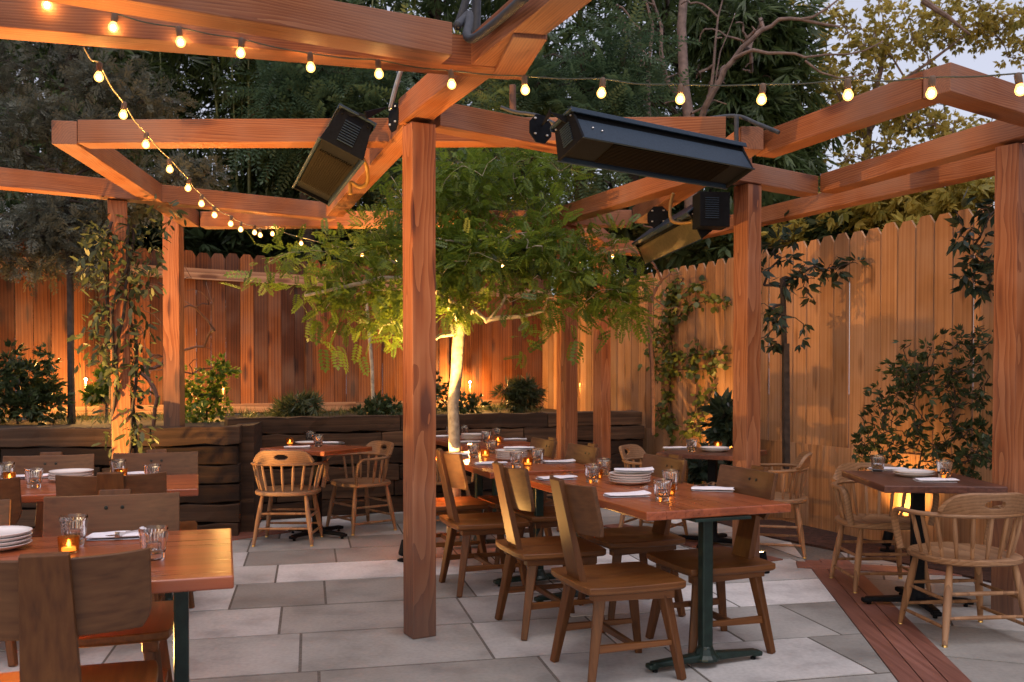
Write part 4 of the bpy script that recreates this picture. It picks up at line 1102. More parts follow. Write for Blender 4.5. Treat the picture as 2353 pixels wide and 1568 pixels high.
crown_leaves('hanging_leaves', sp_, 12, .10, LAN, .08, L_vine, vt, droop=.6, seed=5)

# bare shrub left of the lit post
def bare_shrub(label, root_, tips_, r0=.018, wob=.10, mat=None, name='bare_shrub', seed=1, n=6, cat='shrub'):
    t = plant(name, label, cat); N, P, rad, tp_ = grow(None, None, [at_y(*p) for p in tips_], r0=r0, seg=6, wob=wob, trunk_pts=[at_y(*p) for p in root_], seed=seed)
    m = MB(); branch_mesh(m, N, P, rad, n=n, minr=.003); m.build('branches', mat or M_twig, t); return t, N, tp_
rs = random.Random(5)
bare_shrub('leafless reddish shrub branching beside the lit left post', [(352, 985, 8.6), (356, 940, 8.6), (362, 915, 8.6)],
           [(rs.uniform(315, 500), rs.uniform(640, 860), 8.6+rs.uniform(-.5, .5)) for _ in range(34)]+[(415,600,8.5),(440,640,8.5),(335,650,8.5),(480,700,8.5)], r0=.020, seed=2, wob=.06)
bare_shrub('thin leafless sapling in front of the right fence, behind the far heater', [(1500, 1000, 9.5), (1499, 850, 9.5), (1492, 760, 9.5), (1494, 680, 9.5)],
           [(rs.uniform(1430, 1570), rs.uniform(560, 720), 9.5+rs.uniform(-.3, .3)) for _ in range(16)]+[(1470,500,9.5),(1480,520,9.5),(1510,540,9.5)], r0=.022, seed=3)
bare_shrub('pale thin stem rising in the planter left of the centre post', [(858, 960, 10.2), (855, 850, 10.2), (848, 760, 10.2), (842, 700, 10.2)], [(845, 640, 10.2), (835, 660, 10.2)], r0=.02, seed=4, mat=M_barkp)

def bush(name, label, pxs, n, per, rad_, tpl, size, mat, cat='shrub', droop=.1, seed=1, stem=None, stemr=.012, smat=None):
    """pxs: (x, y, Y, rx, rz, w)"""
    t = plant(name, label, cat); bl = []
    for x, y, Y, rx, rz, w in pxs:
        c = at_y(x, y, Y); bl.append(((c.x, c.y, c.z), (rx, rx*.7, rz), w))
    tg = blob_targets(bl, n, seed)
    if stem:
        N, P, rd, tp_ = grow(None, None, tg, r0=stemr, seg=3, wob=.12, trunk_pts=[at_y(*p) for p in stem], seed=seed)
        m = MB(); branch_mesh(m, N, P, rd, n=5, minr=.002); m.build('stem', smat or M_barkd, t)
    crown_leaves('leaves', tg, per, rad_, tpl, size, mat, t, droop=droop, seed=seed); return t
BUNo = T_bunch(6, 1, .34, 1.3)
bush('evergreen_bush', 'big dark evergreen bush in the planter at the left edge', [(30, 890, 8.9, .38, .30, 2), (90, 930, 8.9, .25, .2, 1), (-60, 880, 8.9, .4, .35, 1), (110, 850, 8.9, .1, .15, .3)], 110, 7, .12, BUNo, .085, L_dark, seed=2, stem=[(40, 975, 8.9), (40, 950, 8.9)])
bush('evergreen_bush', 'round green bush between the two bright stake lights', [(470, 890, 9.5, .22, .2, 2), (480, 930, 9.5, .24, .15, 1), (510, 850, 9.5, .08, .1, .3), (450, 960, 9.3, .2, .06, .5)], 70, 6, .09, BUNo, .065, L_loc, seed=3, stem=[(475, 965, 9.5), (475, 940, 9.5)])
bush('small_shrub', 'small leafy shrub behind the vine post by the glowing stake light', [(250, 880, 9.0, .12, .12, 1), (225, 900, 9.0, .10, .08, 1)], 20, 9, .06, BUNo, .08, L_loc, seed=4, stem=[(245, 965, 9.0), (245, 930, 9.0)])
bush('small_shrub', 'pale tufty shrub on the planter right of the lit tree trunk', [(1195, 905, 12.0, .22, .16, 1)], 34, 12, .08, T_bunch(7, 1, .12), .12, L_vine, seed=5, stem=[(1195, 950, 12), (1195, 930, 12)])
bush('small_shrub', 'low dark shrub in the planter just left of the centre post', [(890, 930, 10.3, .2, .10, 1), (850, 950, 10.2, .2, .06, 1)], 26, 6, .10, BUNo, .08, L_dark, seed=6, stem=[(885, 965, 10.3), (885, 950, 10.3)])
bush('small_shrub', 'spiky grey shrub on the planter edge between bush and centre post', [(690, 930, 10, .25, .07, 1), (660, 940, 10, .15, .05, 1)], 30, 9, .06, T_bunch(7, 1, .1), .12, L_vine, seed=7, stem=[(690, 960, 10), (690, 945, 10)])
bush('small_shrub', 'low dark shrub on the planter behind the lit tree trunk', [(1060, 930, 11.5, .35, .08, 1), (1010, 900, 11.5, .15, .15, .5)], 26, 6, .10, BUNo, .08, L_dark, seed=8, stem=[(1050, 955, 11.5), (1050, 945, 11.5)])
# ground cover tufts
def tufts(name, label, pts, n, h, mat, seed):
    rs = np.random.RandomState(seed); t = T_lance(1, .05, .35); m = len(pts)*n; base = np.repeat(np.array(pts), n, axis=0)+rs.normal(scale=(.05, .05, 0), size=(m, 3))
    d = rs.normal(scale=(.5, .5, .1), size=(m, 3)); d[:, 2] = 1; rot = frames(d, rs.uniform(-3, 3, m))
    me = scatter_mesh(name, t[0], t[1], base, rot, h*rs.uniform(.5, 1.2, m), rs.uniform(0, 1, m)); o = link(name, me, mat); return tag(o, label, 'ground cover', kind='stuff')
pts = []
for i in range(170):
    a = random.random(); e0 = Vector(L0-Ld*5).lerp(Vector(L0+Ld*4.5), a); w = random.uniform(.15, 1.6); p = e0+Ln_*w
    if p.y > 8.4+.0 and (p.x < -2.9 or (p-WC).dot(Vector((-.434, .901))) > .25): pts.append((p.x, p.y, .9))
tufts('grass_tufts', 'straggly grass and low plants along the raised planter', pts, 26, .13, L_vine, 3)

# ivy on the right fence
def fence_pt(x, y, off=.05):
    """point on the right fence surface seen at picture position"""
    d = ray(x, y); n = Vector((FRn.x, FRn.y, 0)); p0 = Vector((FR0.x, FR0.y, CH))+n*off
    t = (p0-Vector((0, 0, CH))).dot(n)/d.dot(n); return Vector((0, 0, CH))+d*t
iv = plant('climbing_ivy', 'green creeper climbing the pale fence left of the right-hand post', 'vine')
paths = [[(1545,1010),(1540,900),(1545,800),(1535,730),(1550,680),(1570,640)], [(1530,800),(1510,770),(1515,740)], [(1545,740),(1590,700),(1640,690),(1680,690)], [(1545,700),(1590,660),(1620,650)],
         [(1550,830),(1600,815),(1680,812)], [(1560,850),(1620,848),(1680,842)], [(1600,1005),(1625,930),(1650,880)], [(1600,830),(1605,780)], [(1560,980),(1520,960),(1510,930)], [(1540,860),(1510,850),(1500,800)], [(1570,1010),(1600,960),(1610,900)],
         [(1560,640),(1545,660),(1555,720)]]
ib = MB(); it = []
for pth in paths:
    q = [fence_pt(x, y, .03+random.uniform(0, .03)) for x, y in pth]; ib.tube(q, .006, n=5)
    thick_ = 1.0 if pth is paths[0] else .45
    for a, b in zip(q, q[1:]):
        k = int((b-a).length/.035)+1
        for i in range(k):
            for _ in range(2 if thick_ == 1 else 1):
                it.append(a.lerp(b, i/k)+Vector((random.gauss(0, .07*thick_), random.gauss(0, .03), random.gauss(0, .07*thick_)))+Vector((FRn.x, FRn.y, 0))*abs(random.gauss(0, .04)))
ib.build('stem', M_barkd, iv)
OV = T_oval(1, .85)
crown_leaves('leaves', it, 3, .06, OV, .065, L_ivy, iv, droop=.6, seed=3)
bush('leafy_plant', 'big-leaved dark plant behind the half-hidden square table', [(1665, 975, 8.6, .12, .12, 1), (1650, 1090, 8.8, .3, .2, 1.5), (1600, 1100, 8.8, .2, .25, 1), (1690, 1000, 8.6, .1, .1, .5)], 34, 8, .08, T_bunch(5, 1, .42), .14, L_glos, seed=9, stem=[(1655, 1170, 8.8), (1655, 1120, 8.8)])
# young magnolia-like tree in front of the right fence
def tree_r(name, label, trunk, blobs_, n, per, rad_, tpl, size, mat, r0, seed, droop=.5, smat=None, cat='tree', extra_tube=None, seg=4, wob=.14):
    t = plant(name, label, cat); bl = []
    for x, y, Y, rx, rz, w in blobs_:
        c = at_y(x, y, Y); bl.append(((c.x, c.y, c.z), (rx, rx*.6, rz), w))
    tg = blob_targets(bl, n, seed); tr = [at_y(*p) for p in trunk]
    N, P, rd, tp_ = grow(None, None, tg, r0=r0, seg=seg, wob=wob, trunk_pts=tr, seed=seed)
    m = MB(); m.tube(tr, [r0*1.15]+[r0]*(len(tr)-1), n=8); branch_mesh(m, N, P, [min(r, r0*.55) for r in rd], n=5, minr=.0035, start=len(tr)); m.build('trunk', smat or M_barkd, t)
    crown_leaves('crown', [N[i] for i in tp_], per, rad_, tpl, size, mat, t, droop=droop, seed=seed); return t
LB = T_bunch(5, 1, .34, 1.2)
tree_r('young_tree', 'slim young tree with sparse drooping leaves in front of the pale fence', [(1805, 1075, 7.6), (1803, 950, 7.6), (1803, 830, 7.6), (1800, 700, 7.6), (1798, 640, 7.6)],
       [(1790,620,7.6,.22,.2,1.5), (1870,620,7.6,.25,.15,1.5), (1950,610,7.6,.16,.08,.7), (1810,540,7.6,.16,.16,.8), (1770,690,7.6,.15,.1,.6), (1840,760,7.6,.18,.12,.6), (1765,790,7.6,.12,.1,.6), (1780,730,7.5,.12,.12,.5), (1890,680,7.6,.16,.06,.3)],
       52, 2, .05, LB, .10, L_glos, .024, 4)
bs_ = plant('wooden_stake', 'dark stake tied to the slim young tree by the pale fence', 'stake'); MB().bar(at_y(1808, 1078, 7.56), at_y(1806, 790, 7.56), .045).build('stake', M_barkd, bs_)
tree_r('young_tree', 'small tree with glossy leaf clusters leaning in beside the far right post', [(2345, 1100, 6.2), (2335, 800, 6.2), (2320, 620, 6.2), (2300, 560, 6.2)],
       [(2230,540,6.2,.16,.10,1), (2255,640,6.2,.12,.10,1), (2210,650,6.2,.06,.05,.4), (2240,600,6.2,.08,.06,.4), (2270,480,6.2,.10,.08,.5), (2280,580,6.2,.08,.15,.5), (2190,500,6.2,.05,.05,.3)],
       34, 2, .05, LB, .10, L_glos, .016, 6)
tree_r('fence_creeper', 'wide tangled dark shrub trained against the right fence', [(2110, 1130, 6.75), (2108, 1090, 6.72), (2114, 1060, 6.7)],
       [(1990,1030,7.0,.10,.12,1.0), (2260,1040,6.2,.15,.12,1.2), (2180,1060,6.5,.2,.08,1), (2040,1060,6.8,.15,.08,1), (2120,800,6.7,.2,.06,.6), (2200,790,6.4,.15,.08,.6), (2070,960,6.75,.22,.25,2), (2150,870,6.6,.35,.12,2), (2230,880,6.4,.2,.2,2), (2090,850,6.75,.2,.12,1), (2010,960,6.9,.12,.2,.8), (2180,980,6.5,.25,.2,1.5), (2040,900,6.9,.12,.1,.6), (2250,780,6.3,.1,.12,.6), (2240,1000,6.4,.12,.12,.5), (2110,1020,6.7,.25,.08,.8), (2060,840,6.8,.1,.06,.4)],
       360, 2, .08, LB, .062, L_dark, .009, 7, droop=.2, seg=6, wob=.22, cat='shrub')
# staked young tree on the left with feathery grey crown
tree_r('feathery_tree', 'grey-green feathery tree hanging over the left fence and beam ends', [(165, 980, 9.1), (163, 850, 9.1), (162, 700, 9.15), (160, 560, 9.2), (150, 420, 9.3)],
       [(60,560,9.2,.5,.30,3), (150,520,9.3,.45,.35,3), (210,590,9.2,.25,.2,1.2), (50,330,9.6,.5,.5,2.6), (210,330,9.6,.35,.3,1.6), (260,200,9.8,.35,.35,1.6), (300,450,9.5,.3,.2,1), (420,410,9.6,.35,.12,1.2), (60,150,10,.5,.5,1.5), (350,250,9.8,.3,.2,.8), (-80,450,9.4,.5,.7,1.5)],
       330, 13, .17, T_spray(8, 1.0), .20, L_con, .035, 8, droop=.1)

# ------------------------------------------------------------------ trees beyond the fences
def make_tree(label, X, Y, H, blobs_, n, per, rad_, tpl, size, mat, r0, seed, smat=None, droop=.3, lean=(0, 0), name='background_tree', group=None, z0=0):
    t = plant(name, label, 'tree', group=group); rnd = random.Random(seed)
    tr = [Vector((X+lean[0]*f+rnd.uniform(-.06, .06)*H*f*.3, Y+lean[1]*f, z0+H*f*.62)) for f in (0, .25, .5, .75, 1)]
    tg = blob_targets([((X+c[0], Y+c[1], c[2]), r, w) for c, r, w in blobs_], n, seed)
    N, P, rd, tp_ = grow(None, None, tg, r0=r0, seg=4, wob=.12, trunk_pts=tr, seed=seed)
    # limbs may leave the trunk at any height
    m = MB(); m.tube(tr, [r0*1.2, r0, r0*.85, r0*.65, r0*.5], n=8); branch_mesh(m, N, P, [min(r, r0*.45) for r in rd], n=5, minr=.01, start=len(tr)); m.build('trunk', smat or M_barkd, t)
    crown_leaves('crown', [N[i] for i in tp_], per, rad_, tpl, size, mat, t, droop=droop, seed=seed); return t
BUN2 = T_bunch(8, 1, .17, 1.4); BUNw = T_bunch(7, 1, .26, 1.5)
EV = [((0,0,5.0),(1.5,1.2,2.2),2), ((.3,0,8),(1.3,1.1,2.0),2), ((-.3,0,2.8),(1.5,1.2,1.2),1.4), ((0,0,10.5),(1.0,.9,1.5),1)]
g_ = 'dark evergreen trees screening the yard'
protoE = [make_tree('dense dark evergreen tree in the screen beyond the fences', 0, 0, 10, EV, 150, 8, .45, BUN2, .32, L_back, .16, 11+k, group=g_) for k in range(2)]
ep = [(-12.5,15.5), (-10,14.6), (-7.6,15.6), (-5.6,14.8), (-3.4,16.2), (-1.6,15.2), (.3,16.6), (2.1,16.0), (3.8,17.4), (-9,18), (-4.6,18.4), (-.6,18.8), (-14.5,14), (3.1, 19.2), (-6.4, 13.3)]
for i, (x, y) in enumerate(ep):
    o = protoE[i] if i < 2 else copy_tree(protoE[i % 2]); o.location = (x, y, 0); o.rotation_euler.z = i*2.1; s = (1, .92, 1.08)[i % 3]; o.scale = (s, s, s*(.92+.05*(i % 4)))
# bamboo
bt = plant('bamboo_clump', 'bamboo clump with yellow-green canes behind the left fence', 'bamboo'); cm = MB(); btips = []
rb = random.Random(4)
for i in range(34):
    x = rb.uniform(-5.6, -2.2); y = rb.uniform(12.6, 14.0); lx = rb.uniform(-.6, .6); hh = rb.uniform(6, 9); pts = [(x+lx*f*f, y, hh*f) for f in (0, .2, .4, .6, .8, 1)]
    cm.tube(pts, [.032, .03, .028, .022, .015, .006], n=7, tint=rb.random())
    for k in range(26):
        f = rb.uniform(.28, 1); btips.append(Vector((x+lx*f*f+rb.gauss(0, .28), y+rb.gauss(0, .25), hh*f+rb.gauss(0, .1))))
cm.build('cane', M_culm, bt, smooth=True)
crown_leaves('leaves', btips, 5, .22, T_bunch(7, 1, .11, 1.2), .27, L_bam, bt, droop=.6, seed=4)
# feathery fronds
def px_tree(name, label, trunk, blobs_, n, per, rad_, tpl, size, mat, r0, seed, smat, droop=.3, extra=None, wob=.14, minr=.006, cap=.6, group=None):
    t = plant(name, label, 'tree', group=group); bl = []
    for x, y, Y, rx, rz, w in blobs_:
        c = at_y(x, y, Y); bl.append(((c.x, c.y, c.z), (rx, rx*.7, rz), w))
    tg = blob_targets(bl, n, seed); tr = [at_y(*p) for p in trunk]; m = MB(); nod = list(tr); m.tube(tr, [r0*(1.15-.5*i/(len(tr)-1)) for i in range(len(tr))], n=10)
    for ex, r_ in extra or ():
        q = [at_y(*p) for p in ex]; q2 = []
        for i in range(len(q)-1): q2 += [q[i], q[i].lerp(q[i+1], .5)+Vector((random.uniform(-.04, .04), 0, random.uniform(-.04, .04)))]
        q2.append(q[-1]); m.tube(q2, [r_*(1-.7*i/(len(q2)-1)) for i in range(len(q2))], n=8); nod += q2
    N, P, rd, tp_ = grow(None, None, tg, r0=r0, seg=4, wob=wob, trunk_pts=nod, seed=seed, anyw=True)
    # allow attachments on every limb point
    branch_mesh(m, N, P, [min(r, r0*.3) for r in rd], n=5, minr=minr, start=len(nod)); m.build('trunk', smat, t, smooth='auto')
    if per: crown_leaves('crown', [N[i] for i in tp_], per, rad_, tpl, size, mat, t, droop=droop, seed=seed)
    return t
px_tree('feathery_leaved_tree', 'tree with feathery fern-like leaves above the left middle beams', [(720, 640, 12.2), (700, 450, 12.2), (690, 250, 12.2), (700, 60, 12.2)],
        [(700,200,12,.55,.4,2), (800,250,12,.5,.35,2), (640,270,12,.4,.4,1), (860,200,12,.5,.4,1.3), (740,320,12,.4,.3,1), (930,300,12,.5,.4,1.2), (640,80,12.4,.5,.4,.8), (850,60,12.4,.6,.4,1)], 130, 8, .3, PINF, .55, L_fern, .07, 21, M_barkd, droop=.25)
px_tree('feathery_leaved_tree', 'tree with blue-green feathery leaves right of the diagonal beam', [(1330, 640, 11.5), (1330, 450, 11.5), (1325, 300, 11.5), (1340, 120, 11.5)],
        [(1270,180,11.2,.4,.35,1.6), (1350,220,11.2,.45,.3,2), (1400,130,11.4,.35,.3,1.3), (1440,240,11.3,.35,.2,1), (1220,240,11.2,.35,.25,1.3), (1330,290,11,.4,.2,1.3), (1150,220,11.4,.4,.3,1), (1480,280,11.2,.35,.2,.8), (1060,210,11.4,.4,.3,.8), (1150,420,11.4,.6,.4,1.2), (1300,400,11.4,.6,.4,1.2), (1000,420,11.4,.6,.4,1)], 170, 8, .26, PINF, .46, L_fern, .06, 22, M_barkd, droop=.25)
px_tree('bare_limbed_tree', 'tall pinkish-barked tree with long bare limbs right of centre', [(1585, 640, 12.5), (1588, 420, 12.5), (1588, 300, 12.5), (1572, 200, 12.6), (1566, 60, 12.7), (1575, -60, 12.8)],
        [(1540,140,12.5,.7,.9,1), (1640,60,12.5,.8,.5,1), (1700,100,12.5,.5,.5,1), (1480,60,12.5,.6,.5,1), (1620,220,12.5,.4,.4,1)], 60, 0, .3, BUNw, .4, L_dark, .085, 23, M_barkg,
        extra=[([(1592,330,12.5),(1610,280,12.4),(1640,210,12.2),(1665,160,12.1),(1705,110,12),(1750,70,11.9),(1790,45,11.8),(1840,45,11.7),(1930,62,11.6)], 0.051),
               ([(1688,135,12),(1730,115,11.8),(1790,122,11.7),(1850,132,11.6),(1950,125,11.4),(2030,95,11.3)], 0.027), ([(1590,260,12.4),(1640,230,12.3),(1670,240,12.3)], 0.018),
               ([(1600,300,12.6),(1530,180,12.8),(1520,60,12.8),(1490,-30,12.8)], 0.045), ([(1620,250,12.3),(1640,150,12.2),(1650,40,12.2),(1670,-30,12.2)], 0.024), ([(1640,215,12.3),(1655,120,12.3),(1690,30,12.3)], 0.013), ([(1840,45,11.7),(1900,20,11.6),(1960,-30,11.6)], 0.021),
               ([(1500,420,13),(1490,250,13),(1500,60,13),(1480,-50,13)], 0.042), ([(1850,140,11.6),(1930,180,11.5),(2010,170,11.4)], 0.015)])
px_tree('dark_leaved_tree', 'tree with hanging dark willow-like leaves left of the autumn tree', [(1740, 640, 14), (1735, 300, 14), (1730, 50, 14)],
        [(1770,150,13.8,.5,.8,2), (1720,260,13.8,.5,.8,2), (1790,300,13.8,.35,.5,1.4), (1690,60,13.8,.7,.5,1.5), (1800,60,13.8,.4,.4,1), (1740,400,13.8,.6,.5,1.2), (1850,330,14,.3,.5,.6)], 200, 11, .3, T_bunch(7, 1, .12, 1.0), .32, L_back, .07, 24, M_barkd, droop=.9)
px_tree('autumn_tree', 'tree with yellowing autumn leaves against the pale sky at upper right', [(2000, 640, 14.5), (1990, 400, 14.5), (2000, 250, 14.5), (2040, 100, 14.5)],
        [(1900,230,14.2,.7,.6,2.2), (1980,130,14.2,.8,.6,2.2), (2080,60,14.2,.9,.5,2), (2180,50,14,.8,.3,1.3), (2280,60,14,.5,.2,.8), (2020,250,14.2,.7,.4,2), (2120,270,14.2,.6,.4,1.2), (1880,60,14.2,.7,.4,1.2), (2200,320,14,.6,.3,.8), (2060,380,14.2,.9,.5,1.6), (1900,400,14.2,.7,.5,1.6), (2180,420,13.8,.8,.4,1.4), (2300,300,13.8,.3,.4,.5), (1950,500,13.5,1,.2,1.0), (2150,180,14,.35,.3,.5), (2350,120,14,.25,.2,.2)], 420, 7, .24, T_bunch(6, 1, .42, 1.6), .10, L_yel, .06, 25, M_barkg, droop=.5,
        extra=[([(2000,300,14.3),(2080,180,14.2),(2180,110,14),(2260,60,13.9)], .035), ([(1995,330,14.3),(1930,230,14.2),(1880,150,14.2)], .03), ([(2120,0,13.5),(2180,40,13.4),(2230,80,13.4)], .05), ([(1990,420,14.3),(2100,380,14.1),(2200,330,14)], .03)])
bush('hedge', 'yellow-green leafy shrub showing over the top of the right fence', [(1960, 500, 11, .5, .25, 1), (2080, 470, 10.5, .5, .22, 1.4), (2200, 440, 10, .5, .2, 1.2), (1860, 540, 11.5, .5, .2, 1), (2150, 520, 10.2, .5, .15, 1)], 120, 9, .14, T_bunch(6, 1, .36, 1.5), .15, L_yel, seed=12, droop=.3, stem=[(2050, 760, 10.6), (2050, 600, 10.6)])
bush('hedge', 'dark hedge filling the gap above the right fence behind the far heater', [(1700, 560, 12.3, .9, .35, 1), (1500, 520, 13.5, 1.0, .5, 1.2), (1850, 500, 12, .7, .3, 1), (2000, 540, 11.2, .7, .2, 1)], 170, 12, .22, BUNw, .26, L_dark, seed=13, stem=[(1650, 700, 12.5), (1650, 640, 12.5)])
bush('hedge', 'dark leafy hedge right behind the top of the left fence', [(480, 540, 12.4, .8, .3, 1.5), (650, 545, 12.8, .8, .3, 1.5), (820, 560, 13.3, .8, .3, 1), (1000, 560, 13.8, .8, .4, 1), (300, 540, 12, .7, .4, 1), (1180, 560, 14.4, .8, .4, 1)], 190, 12, .22, BUNw, .26, L_dark, seed=14, stem=[(640, 700, 12.8), (640, 640, 12.8)])

# ------------------------------------------------------------------ tableware
def tumbler_protos():
    h, rt, rb_ = .105, .046, .034; n = 48
    w = .0022; prof = [(0, 0), (rb_*.96, 0), (rb_, .004), (rb_, .020)]; rib = [0, 0, 0, 0]
    for i in range(1, 11):
        f = i/10; prof.append((rb_+(rt-rb_)*f**.8, .020+(h-.020)*f)); rib.append(1 if i < 10 else 0)
    prof.append((rt-w, h)); rib.append(0)
    for i in range(9, -1, -1):
        f = i/10; prof.append((rb_+(rt-rb_)*f**.8-w-.0006, .020+(h-.020)*f)); rib.append(0)
    prof.append((0, .016)); rib.append(0)
    g = MB().lathe(prof, n=n, rib=  .045, ribr=rib).mesh('glass')
    wl = .055; wp = [(0, .0185), (rb_-w-.0016, .0215)]+[(rb_+(rt-rb_)*f**.8-w-.0014, .020+(h-.020)*f) for f in (.12, .25, .4)]+[(0, .020+(h-.020)*.4)]
    wt = MB().lathe(wp, n=32).mesh('water')
    for me, m in ((g, M_glass), (wt, M_water)):
        me.materials.append(m); bm = bmesh.new(); bm.from_mesh(me); bmesh.ops.remove_doubles(bm, verts=bm.verts, dist=1e-6); bmesh.ops.recalc_face_normals(bm, faces=bm.faces); bm.to_mesh(me); bm.free(); me.shade_smooth()
    g.set_sharp_from_angle(angle=R(50))
    return g, wt
gl_me, wa_me = tumbler_protos()
def tumbler(p, label, water=True, s=1.0):
    t = empty('water_glass', p, random.uniform(0, 3), label, 'glass', 'ribbed water glasses on the tables'); t.scale = (s, s, s); link('tumbler', gl_me, None, t)
    if water: link('water', wa_me, None, t)
    return t
vg = MB().lathe([(0,0),(.028,0),(.031,.004),(.035,.055),(.033,.055),(.029,.008),(0,.008)], n=28).mesh('holder'); vg.materials.append(M_amber); vg.shade_smooth(); vg.set_sharp_from_angle(angle=R(50))
wx = MB().lathe([(0,.009),(.0215,.009),(.0215,.020),(.019,.021),(0,.019)], n=24).mesh('wax'); wx.materials.append(M_wax)
fl = MB().lathe([(0,.022),(.0035,.026),(.005,.031),(.0032,.039),(0,.046)], n=12).mesh('flame'); fl.materials.append(M_flame); fl.shade_smooth()
def candle(p, label, power=.55):
    t = empty('candle_holder', p, 0, label, 'candle', 'lit candles on the tables'); link('holder', vg, None, t); link('wax', wx, None, t); link('flame', fl, None, t)
    return t
pm = MB().lathe([(0,.004),(.060,.004),(.062,0),(.068,0),(.072,.003),(.104,.011),(.117,.019),(.1185,.021),(.117,.022),(.104,.016),(.078,.0085),(.0,.0075)], n=56).mesh('plate'); pm.materials.append(M_ceramic); pm.shade_smooth(); pm.set_sharp_from_angle(angle=R(60))
ORD = {1: ('plate',), 2: ('top', 'bottom'), 3: ('top', 'middle', 'bottom'), 4: ('topmost', 'second from the top', 'third from the top', 'bottom'), 5: ('topmost', 'second from the top', 'middle', 'second from the bottom', 'bottom')}
def plates(p, n, where, grp):
    for i in range(n):
        k = n-1-i; o = link('plate', pm); o.location = (p.x+random.uniform(-.003, .003), p.y+random.uniform(-.003, .003), p.z+i*.0135+.0004)
        tag(o, 'white plate lying alone on %s' % where if n == 1 else '%s white plate of the stack on %s' % (ORD[n][k], where), 'plate', 'white side plates')
    return p.z+n*.0135+.010
def napkin_mesh(seed, L_=.22, w=.115):
    rnd = random.Random(seed); prof = []
    a = w/2
    prof = [(-a, .001), (0, .0008), (a-.004, .001), (a, .004), (a-.004, .007), (0, .0072), (-a+.006, .0075), (-a+.001, .0105), (-a+.006, .0135), (0, .0142), (a*.9, .0135)]
    m = 14; V = []; ph = rnd.uniform(0, 6); sk = rnd.uniform(-.03, .03)
    for i in range(m+1):
        f = i/m; x = -L_/2+L_*f
        for j, (y, z) in enumerate(prof):
            lift = .004*math.sin(f*5+ph+j*.4)*(z/.014)+(.006*max(0, f-.8)/.2*(z/.014) if j > 6 else 0)
            V.append((x+sk*y+rnd.uniform(-.0008, .0008)+.006*math.sin(j*1.7+seed), y+.003*math.sin(f*4+ph), z+max(0, lift)))
    n = len(prof); Fq = [(i*n+j, i*n+j+1, (i+1)*n+j+1, (i+1)*n+j) for i in range(m) for j in range(n-1)]
    me = MB().add(V, Fq).mesh('napkin'); me.materials.append(M_linen); me.shade_smooth(); return me
nk = [napkin_mesh(s) for s in (1, 2, 3, 4)]
cnt = [0]
def napkin(p, rz, label, s=1.0):
    o = link('napkin', nk[cnt[0] % 4]); cnt[0] += 1; o.location = p+Vector((0, 0, .0012)); o.rotation_euler.z = rz; o.scale = (s, s, 1)
    md = o.modifiers.new('solid', 'SOLIDIFY'); md.thickness = .0016; md.offset = 0
    md = o.modifiers.new('sub', 'SUBSURF'); md.levels = 1; md.render_levels = 1
    return tag(o, label, 'napkin', 'folded white napkins on the tables')
fm = MB(); fm.bar((-.10, 0, .002), (0, 0, .004), .010, .006, .0022); fm.bar((0, 0, .004), (.045, 0, .002), .007, .022, .002); 
for k in range(4): fm.bar((.045, -.009+.006*k, .002), (.092, -.009+.006*k, .006), .0035, .0022, .0018)
fme = fm.mesh('fork'); fme.materials.append(M_steel)
def fork(p, rz, label):
    o = link('fork', fme); o.location = p+Vector((0, 0, .019)); o.rotation_euler.z = rz; return tag(o, label, 'fork', 'forks laid on napkins')
Z_ = lambda x, y: at_z(x, y, TH)
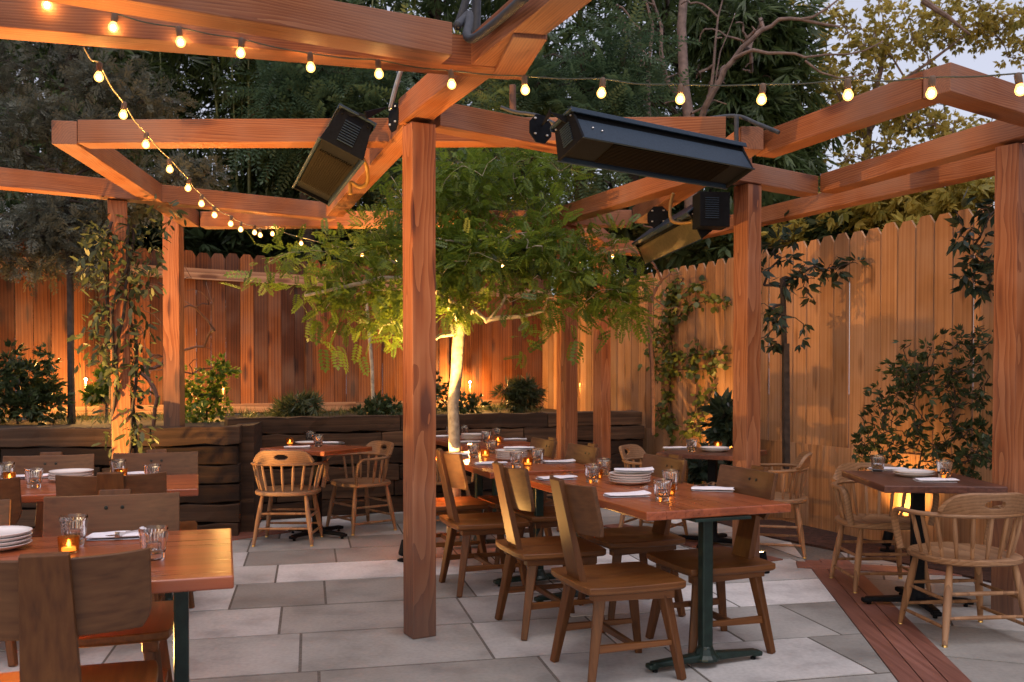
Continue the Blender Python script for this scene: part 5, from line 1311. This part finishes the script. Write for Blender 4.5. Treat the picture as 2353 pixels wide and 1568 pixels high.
G_ = [ # table description, glasses, candles, plates, napkins
 ('the right foreground table', [((1522,1151),'nearest the camera'), ((1541,1125),'right behind the nearest glass'), ((1361,1109),'glowing, at the left'), ((1387,1093),'farthest back')],
  [((1537,1138),'between the two nearest glasses'), ((1372,1100),'between the two left glasses')], ((1447,1112),4),
  [((1279,1102),.35,'behind the nearest left chair back'), ((1440,1141),.2,'in front of the plate stack'), ((1638,1128),-.25,'at the right, by the right-hand chair')]),
 ('the middle table', [((1089,1053),'at its left'), ((1130,1043),'behind its left candle'), ((1187,1075),'in front of the plate stack'), ((1236,1065),'right of its right candle')],
  [((1115,1050),'left of the plate stack'), ((1213,1070),'right of the plate stack')], ((1176,1058),5),
  [((1128,1068),.2,'in front, behind the second chair back'), ((1044,1048),.1,'by the left edge'), ((1284,1064),.1,'at the right')]),
 ('the farthest table', [((1034,1003),'left of the tree trunk'), ((1067,1001),'just right of the tree trunk'), ((1117,1017),'in front of the plates'), ((1141,1008),'behind the candle')],
  [((1144,1017),'right of the plates')], ((1087,1012),4), [((1076,1018),.2,'just right of the tree trunk'), ((1184,1012),.0,'at the right end'), ((1012,1005),.1,'left of the tree trunk')]),
 ('the small table by the sleeper wall', [((712,1017),'at the back'), ((731,1027),'in front')], [((666,1022),'at the left')], ((709,1021),1),
  [((684,1030),.1,'at the front left'), ((760,1020),-.3,'at the right')]),
 ('the bottom left table', [((170,1252),'left, behind the candle'), ((353,1285),'near the chair back corner')], [((158,1270),'')], ((-14,1262),4),
  [((277,1236),.25,'under the fork')]),
 ('the second left table', [((14,1104),'at the left edge'), ((78,1121),'in front, near the left'), ((271,1096),'behind the right candle'), ((350,1110),'farthest right')],
  [((22,1107),'at the left edge'), ((279,1099),'right of the plates')], ((163,1106),4), [((314,1092),.3,'right of the plates'), ((72,1098),.2,'left of the plates')]),
 ('the far right square table', [((2017,1084),'at the left')], [((2174,1092),'inside the glow behind the glass')], ((2099,1095),2),
  [((2038,1081),.0,'at the left, by the glass'), ((2150,1107),-.1,'in front of the plates')]),
 ('the half-hidden square table', [((1589,1039),'')], [((1649,1030),'')], ((1643,1038),2), [((1554,1032),-.1,'')]),
]
for where, gls, cds, (pp, pn), nks in G_:
    for p, d in gls: tumbler(Z_(*p), ('ribbed water glass on %s, %s' % (where, d)).strip(', ') if d else 'ribbed water glass alone on %s' % where, s=1.0)
    for p, d in cds: candle(Z_(*p), ('lit candle on %s, %s' % (where, d)) if d else 'lit candle on %s' % where)
    zt = plates(Z_(*pp), pn, where, '')
    for p, rz, d in nks: napkin(Z_(*p), rz, ('folded white napkin on %s, %s' % (where, d)) if d else 'folded white napkin on %s' % where)
tumbler(Z_(2170, 1098), 'glowing ribbed glass at the right of the far right square table', s=1.0)
pt = Z_(1450, 1112); napkin(Vector((pt.x+.02, pt.y+.03, TH+4*.0135+.012)), -.1, 'folded white napkin lying on top of the foreground plate stack')
pt = Z_(1190, 1058); napkin(Vector((pt.x+.01, pt.y+.02, TH+5*.0135+.012)), -.1, 'folded white napkin lying on top of the middle table plate stack')
fork(Z_(1470, 1130), .5, 'fork beside the front napkin of the right foreground table')
fork(Z_(1625, 1122), .6, 'fork on the right napkin of the right foreground table')
fork(Z_(1300, 1096), .5, 'fork on the left napkin of the right foreground table')
fork(Z_(290, 1238), -1.9, 'fork hanging over the napkin on the bottom left table')
